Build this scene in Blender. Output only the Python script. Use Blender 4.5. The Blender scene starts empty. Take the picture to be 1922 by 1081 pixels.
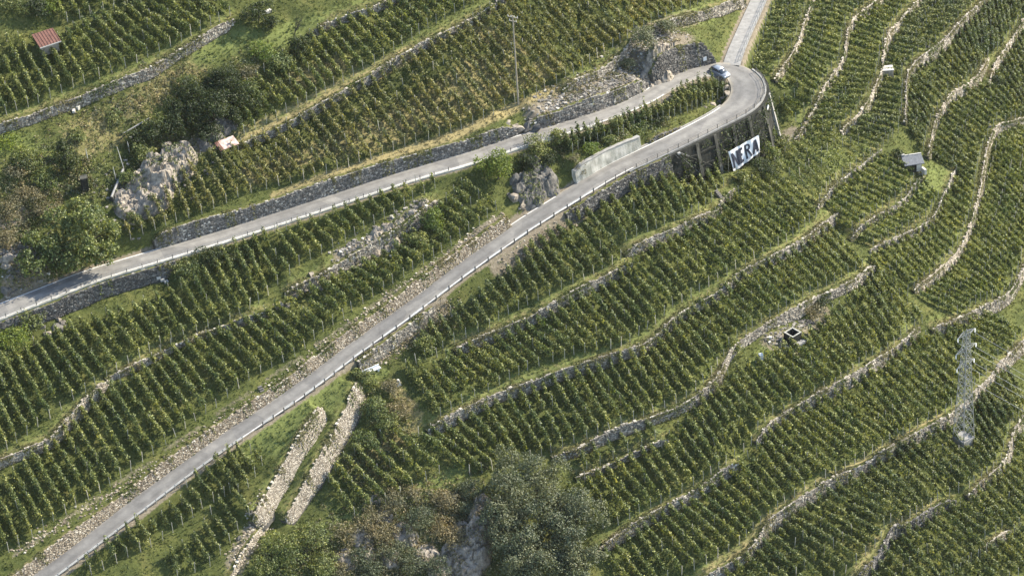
import bpy, math, random
import numpy as np
rng = np.random.default_rng(7); random.seed(7)
R = math.radians
# ------------------------------------------------------------------ camera, sky, sun, exposure
PW, PH = 1922.0, 1081.0
DIST, PITCH, ROLL, FPX = 600.0, R(35), R(4), 6000.0
CAM = np.array([0.0, -DIST*math.cos(PITCH), DIST*math.sin(PITCH)])
FWD = np.array([0.0, math.cos(PITCH), -math.sin(PITCH)])
_r0 = np.array([1.0, 0, 0]); _u0 = np.cross(_r0, FWD)
RIGHT = _r0*math.cos(ROLL) - _u0*math.sin(ROLL); UP = _r0*math.sin(ROLL) + _u0*math.cos(ROLL)
SC = bpy.context.scene
COL = SC.collection
cd = bpy.data.cameras.new('camera'); co = bpy.data.objects.new('camera', cd); COL.objects.link(co)
cd.sensor_width = 36; cd.lens = 36*FPX/PW; cd.clip_start = 1; cd.clip_end = 5000
from mathutils import Matrix, Vector
co.matrix_world = Matrix(((RIGHT[0], UP[0], -FWD[0], CAM[0]), (RIGHT[1], UP[1], -FWD[1], CAM[1]), (RIGHT[2], UP[2], -FWD[2], CAM[2]), (0, 0, 0, 1)))
SC.camera = co
SUN_EL, SUN_AZ = 32.0, 31.0            # azimuth counted from +X towards +Y
world = bpy.data.worlds.new('World'); SC.world = world; world.use_nodes = True
wn = world.node_tree.nodes; wl = world.node_tree.links
bg = wn['Background']; sky = wn.new('ShaderNodeTexSky'); sky.sky_type = 'NISHITA'; sky.sun_disc = False
sky.sun_elevation = R(SUN_EL); sky.sun_rotation = R(90-SUN_AZ); sky.altitude = 500
wl.new(sky.outputs[0], bg.inputs[0]); bg.inputs[1].default_value = 0.15
sd = bpy.data.lights.new('sun', 'SUN'); so = bpy.data.objects.new('sun', sd); COL.objects.link(so)
sd.energy = 5.0; sd.angle = R(0.53); sd.color = (1.0, 0.93, 0.80)
sv = Vector((math.cos(R(SUN_EL))*math.cos(R(SUN_AZ)), math.cos(R(SUN_EL))*math.sin(R(SUN_AZ)), math.sin(R(SUN_EL))))
so.rotation_euler = sv.to_track_quat('Z', 'Y').to_euler(); so.location = sv*300
SC.view_settings.view_transform = 'Standard'; SC.view_settings.look = 'None'
SC.view_settings.exposure = 1.45; SC.view_settings.gamma = 1
SC.render.engine = 'CYCLES'
SC.cycles.max_bounces = 5; SC.cycles.transparent_max_bounces = 4; SC.cycles.diffuse_bounces = 3

# ------------------------------------------------------------------ helpers
def tag(o, label=None, cat=None, group=None, kind=None):
    if label: o['label'] = label
    if cat: o['category'] = cat
    if group: o['group'] = group
    if kind: o['kind'] = kind
    return o
def link(name, data, parent=None, mat=None):
    o = bpy.data.objects.new(name, data); COL.objects.link(o)
    if parent is not None: o.parent = parent
    if mat is not None and data is not None and hasattr(data, 'materials') and len(data.materials) == 0:
        for m in (mat if isinstance(mat, (list, tuple)) else [mat]): data.materials.append(m)
    return o
def empty(name, loc, rz=0.0):
    o = bpy.data.objects.new(name, None); COL.objects.link(o); o.location = loc; o.rotation_euler = (0, 0, rz); o.empty_display_size = .5
    bpy.context.view_layer.depsgraph
    return o
def npmesh(name, V, Fq, attrs=None, midx=None, smooth=False):
    """V (n,3), Fq (m,k) array of same-size faces or list of such arrays"""
    if not isinstance(Fq, list): Fq = [Fq]
    Fq = [np.asarray(f, np.int32) for f in Fq if len(f)]
    V = np.asarray(V, np.float32)
    me = bpy.data.meshes.new(name)
    me.vertices.add(len(V)); me.vertices.foreach_set('co', V.ravel())
    nl = sum(f.size for f in Fq); npoly = sum(len(f) for f in Fq)
    me.loops.add(nl); me.polygons.add(npoly)
    me.loops.foreach_set('vertex_index', np.concatenate([f.ravel() for f in Fq]))
    tot = np.concatenate([np.full(len(f), f.shape[1], np.int32) for f in Fq])
    st = np.concatenate([[0], np.cumsum(tot)[:-1]]).astype(np.int32)
    me.polygons.foreach_set('loop_start', st); me.polygons.foreach_set('loop_total', tot)
    if midx is not None: me.polygons.foreach_set('material_index', np.asarray(midx, np.int32))
    me.polygons.foreach_set('use_smooth', np.full(npoly, smooth))
    if attrs:
        for k, a in attrs.items():
            at = me.attributes.new(k, 'FLOAT', 'POINT'); at.data.foreach_set('value', np.asarray(a, np.float32))
    me.update(calc_edges=True)
    return me
class MB:
    """collects boxes, bars and polygons in one mesh"""
    def __init__(s): s.V = []; s.F = []
    def add(s, vs, fs):
        n = len(s.V); s.V += [tuple(v) for v in vs]; s.F += [tuple(i+n for i in f) for f in fs]; return s
    def hexa(s, p):   # 8 points: bottom 4 ccw, top 4 ccw
        return s.add(p, [(3, 2, 1, 0), (4, 5, 6, 7), (0, 1, 5, 4), (1, 2, 6, 5), (2, 3, 7, 6), (3, 0, 4, 7)])
    def box(s, c, d, rz=0.0):
        x, y, z = d[0]/2, d[1]/2, d[2]/2; q = []
        for zz in (-z, z):
            for xx, yy in ((-x, -y), (x, -y), (x, y), (-x, y)):
                q.append((c[0]+xx*math.cos(rz)-yy*math.sin(rz), c[1]+xx*math.sin(rz)+yy*math.cos(rz), c[2]+zz))
        return s.hexa(q)
    def bar(s, a, b, r, n=6, r2=None):
        a = Vector(a); b = Vector(b); d = (b-a)
        if d.length < 1e-6: return s
        d.normalize(); e = d.orthogonal().normalized(); f = d.cross(e); r2 = r if r2 is None else r2; q = []
        for p, rr in ((a, r), (b, r2)):
            for k in range(n): t = 2*math.pi*k/n; q.append(p+e*(rr*math.cos(t))+f*(rr*math.sin(t)))
        fs = [(k, (k+1) % n, n+(k+1) % n, n+k) for k in range(n)] + [tuple(range(n-1, -1, -1)), tuple(range(n, 2*n))]
        return s.add(q, fs)
    def poly_extrude(s, pts, dvec):
        n = len(pts); d = Vector(dvec); q = [Vector(p) for p in pts] + [Vector(p)+d for p in pts]
        return s.add(q, [tuple(range(n-1, -1, -1)), tuple(range(n, 2*n))] + [(k, (k+1) % n, n+(k+1) % n, n+k) for k in range(n)])
    def build(s, name, mat, parent=None, bevel=0.0, smooth=False):
        me = bpy.data.meshes.new(name); me.from_pydata(s.V, [], s.F); me.update()
        if smooth: me.polygons.foreach_set('use_smooth', [True]*len(me.polygons))
        o = link(name, me, parent, mat)
        if bevel > 0:
            b = o.modifiers.new('edge', 'BEVEL'); b.width = bevel; b.segments = 1; b.limit_method = 'ANGLE'
        return o

# ------------------------------------------------------------------ procedural materials
def nm(name):
    m = bpy.data.materials.new(name); m.use_nodes = True
    nt = m.node_tree; b = nt.nodes['Principled BSDF']
    return m, nt.nodes, nt.links, b
def ramp(n, stops):
    r = n.new('ShaderNodeValToRGB'); e = r.color_ramp.elements
    while len(e) < len(stops): e.new(0.5)
    for k, (p, c) in enumerate(stops): e[k].position = p; e[k].color = (*c, 1)
    return r
def noise(n, l, scale, detail=4.0, rough=.6, vec=None):
    t = n.new('ShaderNodeTexNoise'); t.inputs['Scale'].default_value = scale; t.inputs['Detail'].default_value = detail; t.inputs['Roughness'].default_value = rough
    if vec is not None: l.new(vec, t.inputs['Vector'])
    return t
def wpos(n):
    g = n.new('ShaderNodeNewGeometry'); return g
def mixc(n, l, a, b, f, mode='MIX'):
    m = n.new('ShaderNodeMix'); m.data_type = 'RGBA'; m.blend_type = mode
    for s, v in ((6, a), (7, b)):
        if hasattr(v, 'links'): l.new(v, m.inputs[s])
        else: m.inputs[s].default_value = (*v, 1)
    if hasattr(f, 'links'): l.new(f, m.inputs[0])
    else: m.inputs[0].default_value = f
    return m.outputs[2]
def simple(name, c1, c2, scale=3.0, rough=.85, bump=.2, bscale=None, metal=0.0, spec=.3):
    m, n, l, b = nm(name); g = wpos(n)
    t = noise(n, l, scale, 6, .65, g.outputs['Position']); r = ramp(n, [(.3, c1), (.72, c2)]); l.new(t.outputs[0], r.inputs[0])
    l.new(r.outputs[0], b.inputs['Base Color']); b.inputs['Roughness'].default_value = rough; b.inputs['Metallic'].default_value = metal
    b.inputs['Specular IOR Level'].default_value = spec
    if bump:
        t2 = noise(n, l, bscale or scale*6, 5, .7, g.outputs['Position']); bp = n.new('ShaderNodeBump'); bp.inputs['Strength'].default_value = bump; bp.inputs['Distance'].default_value = .05
        l.new(t2.outputs[0], bp.inputs['Height']); l.new(bp.outputs[0], b.inputs['Normal'])
    return m
def leafmat(name, cols, trans=.35, patch=None, plo=.52):
    """leaf colour by leaf (random per island) and by patches of the plot"""
    m, n, l, b = nm(name); g = wpos(n)
    r = ramp(n, cols); l.new(g.outputs['Random Per Island'], r.inputs[0])
    c = r.outputs[0]
    t = noise(n, l, .16, 3, .6, g.outputs['Position'])
    rr = ramp(n, [(.33, (.64, .74, .70)), (.67, (1.32, 1.2, 1.0))]); l.new(t.outputs[0], rr.inputs[0])
    c = mixc(n, l, c, rr.outputs[0], 1.0, 'MULTIPLY')
    tb = noise(n, l, .75, 3, .6, g.outputs['Position']); rb_ = ramp(n, [(.32, (.74, .78, .78)), (.7, (1.3, 1.22, 1.1))]); l.new(tb.outputs[0], rb_.inputs[0])
    c = mixc(n, l, c, rb_.outputs[0], 1.0, 'MULTIPLY')
    if patch:
        t3 = noise(n, l, .35, 4, .6, g.outputs['Position']); r3 = ramp(n, [(plo, (0, 0, 0)), (plo+.18, (1, 1, 1))]); l.new(t3.outputs[0], r3.inputs[0])
        c = mixc(n, l, c, patch, r3.outputs[0])
    l.new(c, b.inputs['Base Color']); b.inputs['Roughness'].default_value = .55; b.inputs['Specular IOR Level'].default_value = .35
    tr = n.new('ShaderNodeBsdfTranslucent'); ct = mixc(n, l, c, (1.5, 1.45, .7), 1.0, 'MULTIPLY'); l.new(ct, tr.inputs[0])
    ms = n.new('ShaderNodeMixShader'); ms.inputs[0].default_value = trans
    l.new(b.outputs[0], ms.inputs[1]); l.new(tr.outputs[0], ms.inputs[2]); l.new(ms.outputs[0], n['Material Output'].inputs[0])
    return m
def stonemat(name, cols, rough=.9):
    m, n, l, b = nm(name); g = wpos(n)
    r = ramp(n, cols); l.new(g.outputs['Random Per Island'], r.inputs[0])
    t = noise(n, l, 6, 6, .7, g.outputs['Position']); rr = ramp(n, [(.3, (.62, .6, .57)), (.7, (1.12, 1.1, 1.06))]); l.new(t.outputs[0], rr.inputs[0])
    l.new(mixc(n, l, r.outputs[0], rr.outputs[0], 1.0, 'MULTIPLY'), b.inputs['Base Color']); b.inputs['Roughness'].default_value = rough; b.inputs['Specular IOR Level'].default_value = .2
    bp = n.new('ShaderNodeBump'); bp.inputs['Strength'].default_value = .5; bp.inputs['Distance'].default_value = .04; l.new(t.outputs[0], bp.inputs['Height']); l.new(bp.outputs[0], b.inputs['Normal'])
    return m
M = {}
M['vine'] = leafmat('vine_leaf_green', [(0, (.040, .056, .018)), (.45, (.100, .126, .040)), (.8, (.182, .206, .070)), (1, (.285, .295, .112))], .24, (.185, .18, .05), .65)
M['vinedark'] = leafmat('vine_leaf_dark', [(0, (.035, .051, .019)), (.45, (.084, .108, .038)), (.8, (.152, .176, .064)), (1, (.245, .255, .102))], .24, (.16, .165, .05), .67)
M['vinedry'] = leafmat('vine_leaf_turning', [(0, (.046, .057, .022)), (.45, (.112, .122, .046)), (.8, (.200, .198, .078)), (1, (.31, .285, .12))], trans=.24, patch=(.235, .21, .085), plo=.58)
M['bush'] = leafmat('broad_leaf', [(0, (.038, .058, .018)), (.5, (.092, .124, .038)), (.85, (.168, .196, .075)), (1, (.30, .32, .17))])
M['bushdark'] = leafmat('dark_leaf', [(0, (.013, .024, .008)), (.5, (.028, .045, .014)), (.9, (.055, .076, .026)), (1, (.08, .10, .04))])
M['bushgrey'] = leafmat('grey_green_leaf', [(0, (.060, .074, .043)), (.5, (.085, .101, .057)), (.9, (.115, .132, .078)), (1, (.145, .158, .10))], trans=.2)
M['bushbrown'] = leafmat('dry_scrub_leaf', [(0, (.075, .068, .04)), (.5, (.145, .13, .076)), (.9, (.225, .198, .12)), (1, (.31, .26, .16))], trans=.2)
M['bushlime'] = leafmat('lime_leaf', [(0, (.055, .090, .016)), (.5, (.115, .160, .030)), (.9, (.185, .23, .05)), (1, (.25, .28, .08))])
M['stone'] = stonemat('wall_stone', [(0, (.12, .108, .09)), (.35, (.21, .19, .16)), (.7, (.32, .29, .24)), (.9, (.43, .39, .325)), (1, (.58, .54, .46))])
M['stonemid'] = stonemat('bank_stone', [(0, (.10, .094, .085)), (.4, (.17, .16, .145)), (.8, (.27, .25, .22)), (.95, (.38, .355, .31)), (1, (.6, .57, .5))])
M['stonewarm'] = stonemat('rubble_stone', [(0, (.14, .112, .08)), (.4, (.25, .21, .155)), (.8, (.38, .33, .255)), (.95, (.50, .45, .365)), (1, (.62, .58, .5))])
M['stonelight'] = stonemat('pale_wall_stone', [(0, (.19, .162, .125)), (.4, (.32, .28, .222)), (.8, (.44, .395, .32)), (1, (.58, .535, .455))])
M['stonedark'] = stonemat('dark_wall_stone', [(0, (.06, .058, .055)), (.5, (.115, .11, .102)), (.9, (.19, .18, .165)), (1, (.34, .32, .285))])  # dark weathered stone; its tone also stands for shade behind the hairpin
M['fill'] = simple('wall_joint_earth', (.035, .032, .026), (.085, .078, .062), 4)
M['rock'] = simple('outcrop_rock', (.07, .057, .042), (.38, .325, .255), 1.1, bump=.9, bscale=5)
M['rockdark'] = simple('outcrop_rock_dark', (.045, .042, .037), (.17, .155, .13), 1.3, bump=.9, bscale=5)  # darker rock tone, with the cleft's shadow put into the colour
M['asphalt'] = simple('asphalt', (.135, .128, .117), (.205, .195, .178), .5, rough=.9, bump=.15, bscale=25)
M['paint'] = simple('road_paint', (.42, .41, .38), (.72, .70, .66), 2.2, bump=0)
M['concrete'] = simple('concrete', (.17, .162, .147), (.30, .287, .26), .9, bump=.2)
M['concretemid'] = simple('stained_concrete', (.07, .067, .058), (.19, .18, .155), .8, bump=.3)
M['concretepale'] = simple('pale_concrete', (.30, .285, .25), (.50, .475, .42), 1.1, bump=.2)
M['concretedark'] = simple('weathered_shaded_concrete', (.022, .023, .021), (.075, .073, .066), .7, bump=.3)
M['wood'] = simple('grey_wood', (.20, .17, .125), (.38, .33, .25), 6, bump=.2)
M['post'] = simple('vine_post_wood', (.24, .215, .165), (.46, .42, .34), 3, bump=0)
M['steel'] = simple('galvanised_steel', (.22, .22, .21), (.36, .36, .34), 3, rough=.45, bump=0, metal=.35, spec=.5)
M['rail'] = simple('pale_rail_paint', (.30, .30, .285), (.50, .49, .465), 2, rough=.6, bump=0)
M['darksteel'] = simple('dark_railing_steel', (.06, .057, .052), (.12, .115, .105), 4, rough=.6, bump=0)
M['redroof'] = simple('rusty_red_roof', (.085, .04, .028), (.20, .09, .065), 2.5, rough=.8, bump=.2)
M['rustpale'] = simple('rust_and_zinc_sheet', (.28, .13, .085), (.60, .54, .48), 1.1, rough=.7, bump=.1)
M['slate'] = simple('grey_slate', (.085, .09, .095), (.17, .175, .18), 3, bump=.2)
M['plaster'] = simple('pale_plaster', (.34, .315, .27), (.52, .49, .43), 1.5, bump=.1)
M['white'] = simple('white_plastic', (.58, .58, .56), (.70, .70, .68), 2, bump=0, rough=.5)
M['cloth'] = simple('white_banner_cloth', (.72, .72, .73), (.84, .84, .84), 2, bump=0)
M['ink'] = simple('dark_banner_ink', (.022, .026, .042), (.036, .042, .062), 3, bump=0)
M['bark'] = simple('bark', (.045, .036, .026), (.11, .09, .065), 5, bump=.5)
M['water'] = simple('dark_water', (.008, .012, .011), (.014, .02, .017), 1, rough=.08, bump=0, spec=.5)
M['cable'] = simple('cable', (.25, .25, .25), (.38, .38, .38), 2, bump=0)
M['carpaint'] = simple('silver_car_paint', (.25, .265, .28), (.29, .305, .32), 1, rough=.28, bump=0, metal=.5, spec=.6)
M['cardark'] = simple('car_dark_trim', (.012, .013, .015), (.02, .021, .024), 1, rough=.5, bump=0)
M['glass'] = simple('car_glass', (.012, .018, .024), (.02, .028, .035), 1, rough=.06, bump=0, spec=.7)
M['lamp'] = simple('lamp_glass', (.68, .7, .72), (.8, .82, .84), 1, rough=.15, bump=0)
M['redlamp'] = simple('red_lamp_glass', (.2, .012, .01), (.28, .02, .015), 1, rough=.2, bump=0)
def streaked(name, c1, c2, c3, boards=0.0):
    m, n, l, b = nm(name); g = wpos(n); mp = n.new('ShaderNodeMapping'); mp.inputs['Scale'].default_value = (1, 1, .12); l.new(g.outputs['Position'], mp.inputs[0])
    t = noise(n, l, 1.6, 5, .65, mp.outputs[0]); r = ramp(n, [(.3, c1), (.55, c2), (.75, c3)]); l.new(t.outputs[0], r.inputs[0]); c = r.outputs[0]
    t2 = noise(n, l, .5, 4, .6, g.outputs['Position']); r2 = ramp(n, [(.35, (.6, .62, .58)), (.65, (1.1, 1.08, 1.05))]); l.new(t2.outputs[0], r2.inputs[0]); c = mixc(n, l, c, r2.outputs[0], 1.0, 'MULTIPLY')
    l.new(c, b.inputs['Base Color']); b.inputs['Roughness'].default_value = .9; b.inputs['Specular IOR Level'].default_value = .2
    if boards:
        w = n.new('ShaderNodeTexWave'); w.bands_direction = 'Z'; w.inputs['Scale'].default_value = boards; w.inputs['Distortion'].default_value = .6; l.new(g.outputs['Position'], w.inputs[0])
        bp = n.new('ShaderNodeBump'); bp.inputs['Strength'].default_value = .6; bp.inputs['Distance'].default_value = .05; l.new(w.outputs['Fac'], bp.inputs['Height']); l.new(bp.outputs[0], b.inputs['Normal'])
    return m
M['concretedark'] = streaked('weathered_shaded_concrete', (.010, .012, .010), (.026, .027, .023), (.065, .062, .054))  # weathered streaks; overall tone also lowered to hold the hairpin wall's shadow
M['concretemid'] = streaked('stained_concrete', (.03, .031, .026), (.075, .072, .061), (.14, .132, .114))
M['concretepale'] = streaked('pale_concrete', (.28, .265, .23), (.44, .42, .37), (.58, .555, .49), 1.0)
def road_material():
    m, n, l, b = nm('asphalt'); g = wpos(n); P = g.outputs['Position']
    t = noise(n, l, .45, 6, .7, P); r = ramp(n, [(.3, (.125, .118, .108)), (.5, (.165, .157, .143)), (.72, (.215, .204, .185))]); l.new(t.outputs[0], r.inputs[0]); c = r.outputs[0]
    tp = n.new('ShaderNodeTexVoronoi'); tp.inputs['Scale'].default_value = .16; l.new(P, tp.inputs[0]); sp = n.new('ShaderNodeSeparateColor'); l.new(tp.outputs['Color'], sp.inputs[0]); rp = ramp(n, [(0, (.84, .84, .85)), (1, (1.1, 1.09, 1.07))]); l.new(sp.outputs[0], rp.inputs[0]); c = mixc(n, l, c, rp.outputs[0], 1.0, 'MULTIPLY')
    a = n.new('ShaderNodeAttribute'); a.attribute_name = 'lat'; ab = n.new('ShaderNodeMath'); ab.operation = 'ABSOLUTE'; l.new(a.outputs['Fac'], ab.inputs[0])
    rt = ramp(n, [(.15, (1.05, 1.05, 1.04)), (.42, (.86, .86, .86)), (.7, (1.06, 1.05, 1.03))]); l.new(ab.outputs[0], rt.inputs[0]); c = mixc(n, l, c, rt.outputs[0], 1.0, 'MULTIPLY')
    te = noise(n, l, 1.1, 5, .7, P); ad = n.new('ShaderNodeMath'); ad.operation = 'MULTIPLY_ADD'; ad.inputs[1].default_value = .42; l.new(te.outputs[0], ad.inputs[0]); l.new(ab.outputs[0], ad.inputs[2]); re_ = ramp(n, [(.5, (0, 0, 0)), (1.0, (1, 1, 1))]); mr = n.new('ShaderNodeMapRange'); mr.inputs[1].default_value = 1.0; mr.inputs[2].default_value = 1.28; l.new(ad.outputs[0], mr.inputs[0])
    c = mixc(n, l, c, (.27, .235, .175), mr.outputs[0])
    l.new(c, b.inputs['Base Color']); b.inputs['Roughness'].default_value = .9; b.inputs['Specular IOR Level'].default_value = .25
    return m
M['asphalt'] = road_material()
def ground_material():
    m, n, l, b = nm('hillside_ground'); g = wpos(n); P = g.outputs['Position']
    t1 = noise(n, l, .22, 5, .65, P); t2 = noise(n, l, 2.2, 6, .7, P)
    r1 = ramp(n, [(.3, (.045, .058, .018)), (.55, (.080, .090, .027)), (.78, (.130, .122, .042))]); l.new(t1.outputs[0], r1.inputs[0])
    r2 = ramp(n, [(.3, (.60, .62, .58)), (.7, (1.3, 1.25, 1.2))]); l.new(t2.outputs[0], r2.inputs[0])
    c = mixc(n, l, r1.outputs[0], r2.outputs[0], 1.0, 'MULTIPLY')
    def at(name):
        a = n.new('ShaderNodeAttribute'); a.attribute_name = name; return a.outputs['Fac']
    def wob(a, lo, hi, sc):
        t = noise(n, l, sc, 4, .7, P); ma = n.new('ShaderNodeMath'); ma.operation = 'MULTIPLY_ADD'; ma.inputs[1].default_value = 1.4; l.new(t.outputs[0], ma.inputs[0]); ma.inputs[2].default_value = -.7
        ad = n.new('ShaderNodeMath'); ad.operation = 'ADD'; l.new(a, ad.inputs[0]); l.new(ma.outputs[0], ad.inputs[1])
        mr = n.new('ShaderNodeMapRange'); mr.inputs[1].default_value = lo; mr.inputs[2].default_value = hi; l.new(ad.outputs[0], mr.inputs[0]); return mr.outputs[0]
    rd = ramp(n, [(.25, (.155, .125, .055)), (.75, (.30, .245, .115))]); l.new(t2.outputs[0], rd.inputs[0])
    c = mixc(n, l, c, rd.outputs[0], wob(at('dry'), .3, .75, 1.2))
    rl = ramp(n, [(.25, (.075, .095, .026)), (.75, (.16, .175, .055))]); l.new(t2.outputs[0], rl.inputs[0])
    c = mixc(n, l, c, rl.outputs[0], wob(at('lush'), .3, .75, .9))
    rb = ramp(n, [(.25, (.10, .082, .055)), (.55, (.18, .15, .105)), (.8, (.30, .26, .195))]); l.new(t2.outputs[0], rb.inputs[0])
    c = mixc(n, l, c, rb.outputs[0], wob(at('bare'), .3, .7, 1.8))
    l.new(c, b.inputs['Base Color']); b.inputs['Roughness'].default_value = .95; b.inputs['Specular IOR Level'].default_value = .1
    t4 = noise(n, l, 5, 6, .75, P); bp = n.new('ShaderNodeBump'); bp.inputs['Strength'].default_value = .8; bp.inputs['Distance'].default_value = .15; l.new(t4.outputs[0], bp.inputs['Height']); l.new(bp.outputs[0], b.inputs['Normal'])
    return m
M['ground'] = ground_material()
def grass_material():
    m, n, l, b = nm('grass_blades'); g = wpos(n)
    r = ramp(n, [(0, (.045, .068, .014)), (.5, (.085, .115, .026)), (1, (.15, .17, .05))]); l.new(g.outputs['Random Per Island'], r.inputs[0])
    a = n.new('ShaderNodeAttribute'); a.attribute_name = 'dry'
    rd = ramp(n, [(0, (.12, .105, .045)), (1, (.33, .275, .14))]); l.new(g.outputs['Random Per Island'], rd.inputs[0])
    t = noise(n, l, .25, 4, .6, g.outputs['Position'])
    ma = n.new('ShaderNodeMath'); ma.operation = 'MULTIPLY_ADD'; ma.inputs[1].default_value = 1.2; ma.inputs[2].default_value = -.45; l.new(t.outputs[0], ma.inputs[0])
    ad = n.new('ShaderNodeMath'); ad.operation = 'ADD'; ad.use_clamp = True; l.new(a.outputs['Fac'], ad.inputs[0]); l.new(ma.outputs[0], ad.inputs[1])
    c = mixc(n, l, r.outputs[0], rd.outputs[0], ad.outputs[0])
    a2 = n.new('ShaderNodeAttribute'); a2.attribute_name = 'lush'; r5 = ramp(n, [(0, (.085, .112, .028)), (1, (.20, .215, .072))]); l.new(g.outputs['Random Per Island'], r5.inputs[0]); c = mixc(n, l, c, r5.outputs[0], a2.outputs['Fac'])
    l.new(c, b.inputs['Base Color']); b.inputs['Roughness'].default_value = .7; b.inputs['Specular IOR Level'].default_value = .2
    tr = n.new('ShaderNodeBsdfTranslucent'); l.new(c, tr.inputs[0]); ms = n.new('ShaderNodeMixShader'); ms.inputs[0].default_value = .3
    l.new(b.outputs[0], ms.inputs[1]); l.new(tr.outputs[0], ms.inputs[2]); l.new(ms.outputs[0], n['Material Output'].inputs[0])
    return m
M['grass'] = grass_material()

# ------------------------------------------------------------------ the hill: smooth spur, then terraces and road cuts
AZ, U0, RC, SMAX, TS = R(31), 10.0, 100.0, .70, math.tan(R(26))
def base(x, y):
    u = x*math.cos(AZ)+y*math.sin(AZ); v = -x*math.sin(AZ)+y*math.cos(AZ)
    a = np.maximum(u-U0, 0); am = SMAX*RC
    f = np.where(a < am, a*a/(2*RC), am*am/(2*RC)+SMAX*(a-am))
    return TS*(v-f)
def rays(px, py):
    return FWD[None]+((px-PW/2)/FPX)[:, None]*RIGHT[None]-((py-PH/2)/FPX)[:, None]*UP[None]
def unproj(px, py, H, k=0.0, step=.5):
    """where the line of sight through photo pixel (px,py) meets the hillside H (+k)"""
    px = np.atleast_1d(np.asarray(px, float)); py = np.atleast_1d(np.asarray(py, float)); k = np.broadcast_to(np.asarray(k, float), px.shape)
    d = rays(px, py); t = np.arange(480, 760, step); out = np.zeros((len(px), 3))
    for s in range(0, len(px), 400):
        e = slice(s, s+400); Pp = CAM[None, None]+t[None, :, None]*d[e][:, None, :]
        g = Pp[..., 2]-H(Pp[..., 0], Pp[..., 1])-k[e][:, None]
        i = np.maximum(np.argmax(g < 0, axis=1), 1); j = np.arange(len(i)); a = g[j, i-1]; b = g[j, i]
        tt = t[i-1]+step*a/np.where(np.abs(a-b) < 1e-9, 1, a-b)
        out[e] = CAM+tt[:, None]*d[e]
    return out
def project(p):
    q = np.asarray(p, float)-CAM; z = q@FWD
    return np.stack([PW/2+FPX*(q@RIGHT)/z, PH/2-FPX*(q@UP)/z], -1)
def catmull(pts, per=8):
    P = np.asarray(pts, float)
    if len(P) < 3:
        t = np.linspace(0, 1, per*2)[:, None]; return P[0]+(P[-1]-P[0])*t
    Q = np.vstack([2*P[0]-P[1], P, 2*P[-1]-P[-2]]); out = []
    for i in range(1, len(Q)-2):
        for t in np.linspace(0, 1, per, endpoint=False):
            a, b, c, d = Q[i-1], Q[i], Q[i+1], Q[i+2]
            out.append(.5*((2*b)+(-a+c)*t+(2*a-5*b+4*c-d)*t*t+(-a+3*b-3*c+d)*t**3))
    out.append(P[-1]); return np.array(out)
def resample(P, step):
    d = np.r_[0, np.cumsum(np.linalg.norm(np.diff(P[:, :2], axis=0), axis=1))]
    n = max(int(d[-1]/step), 2); s = np.linspace(0, d[-1], n+1)
    return np.stack([np.interp(s, d, P[:, k]) for k in range(P.shape[1])], -1)
def gsmooth(a, sig):
    k = int(3*sig)+1; x = np.arange(-k, k+1); w = np.exp(-x*x/(2*sig*sig)); w /= w.sum()
    return np.convolve(np.pad(a, k, mode='edge'), w, mode='valid')
def lefts(P):
    t = np.gradient(P[:, :2], axis=0); t /= np.linalg.norm(t, axis=1)[:, None]+1e-9
    return np.stack([-t[:, 1], t[:, 0]], -1), t

# road: photo pixel, height above the smooth hill, half width
ROADPX = [(-80, 1200, 0, 2.1), (70, 1088, 0, 2.1), (179, 1006, 0, 2.1), (376, 857, 0, 2.1), (557, 734, 0, 2.1), (652, 661, 0, 2.1), (767, 579, 0, 2.1), (851, 515, 0, 2.1),
 (984, 422, 0, 2.1), (1066, 371, .2, 2.1), (1150, 319, .8, 2.15), (1209, 291, 1.4, 2.2), (1262, 266, 2.0, 2.25), (1335, 229, 3.0, 2.3), (1378, 206, 3.6, 2.7), (1397, 190, 3.8, 3.0), (1404, 169, 3.6, 3.1),
 (1396, 150, 3.0, 3.0), (1368, 133, 2.0, 2.8), (1316, 132, 1.0, 2.3), (1262, 153, .4, 2.1), (1206, 188, 0, 2.0), (1150, 210, 0, 2.0), (1073, 236, 0, 2.0), (1007, 255, 0, 2.0), (940, 276, 0, 2.0),
 (873, 299, 0, 2.0), (773, 327, 0, 2.0), (633, 373, 0, 2.0), (533, 406, 0, 2.0), (433, 438, 0, 2.0), (333, 468, 0, 2.0), (267, 488, 0, 2.0), (167, 518, 0, 2.05), (67, 558, 0, 2.1), (0, 583, 0, 2.1), (-90, 622, 0, 2.1)]
TRACKPX = [(1372, 122, 2.2, 1.7), (1380, 100, 1.8, 1.65), (1394, 68, 1.0, 1.6), (1409, 35, .4, 1.6), (1425, 0, 0, 1.6), (1448, -50, 0, 1.6)]
def road_line(ctrl):
    C = catmull(np.array(ctrl, float), 10); idx = np.linspace(0, len(ctrl)-1, len(C))
    W3 = unproj(C[:, 0], C[:, 1], base, C[:, 2]); P = np.column_stack([W3, C[:, 3], idx])
    P = resample(P, .8); P[:, 2] = gsmooth(P[:, 2], 7); P[:, 0] = gsmooth(P[:, 0], 1.5); P[:, 1] = gsmooth(P[:, 1], 1.5)
    return P          # x y z halfwidth ctrlindex
ROAD = road_line(ROADPX); TRACK = road_line(TRACKPX)
_j = np.argmin(np.sum((ROAD[:, :2]-TRACK[0, :2])**2, 1)); _w = np.clip(np.arange(len(TRACK))*.8/7.0, 0, 1); TRACK[:, 2] = TRACK[:, 2]*_w+(ROAD[_j, 2]-.02)*(1-_w)
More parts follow.
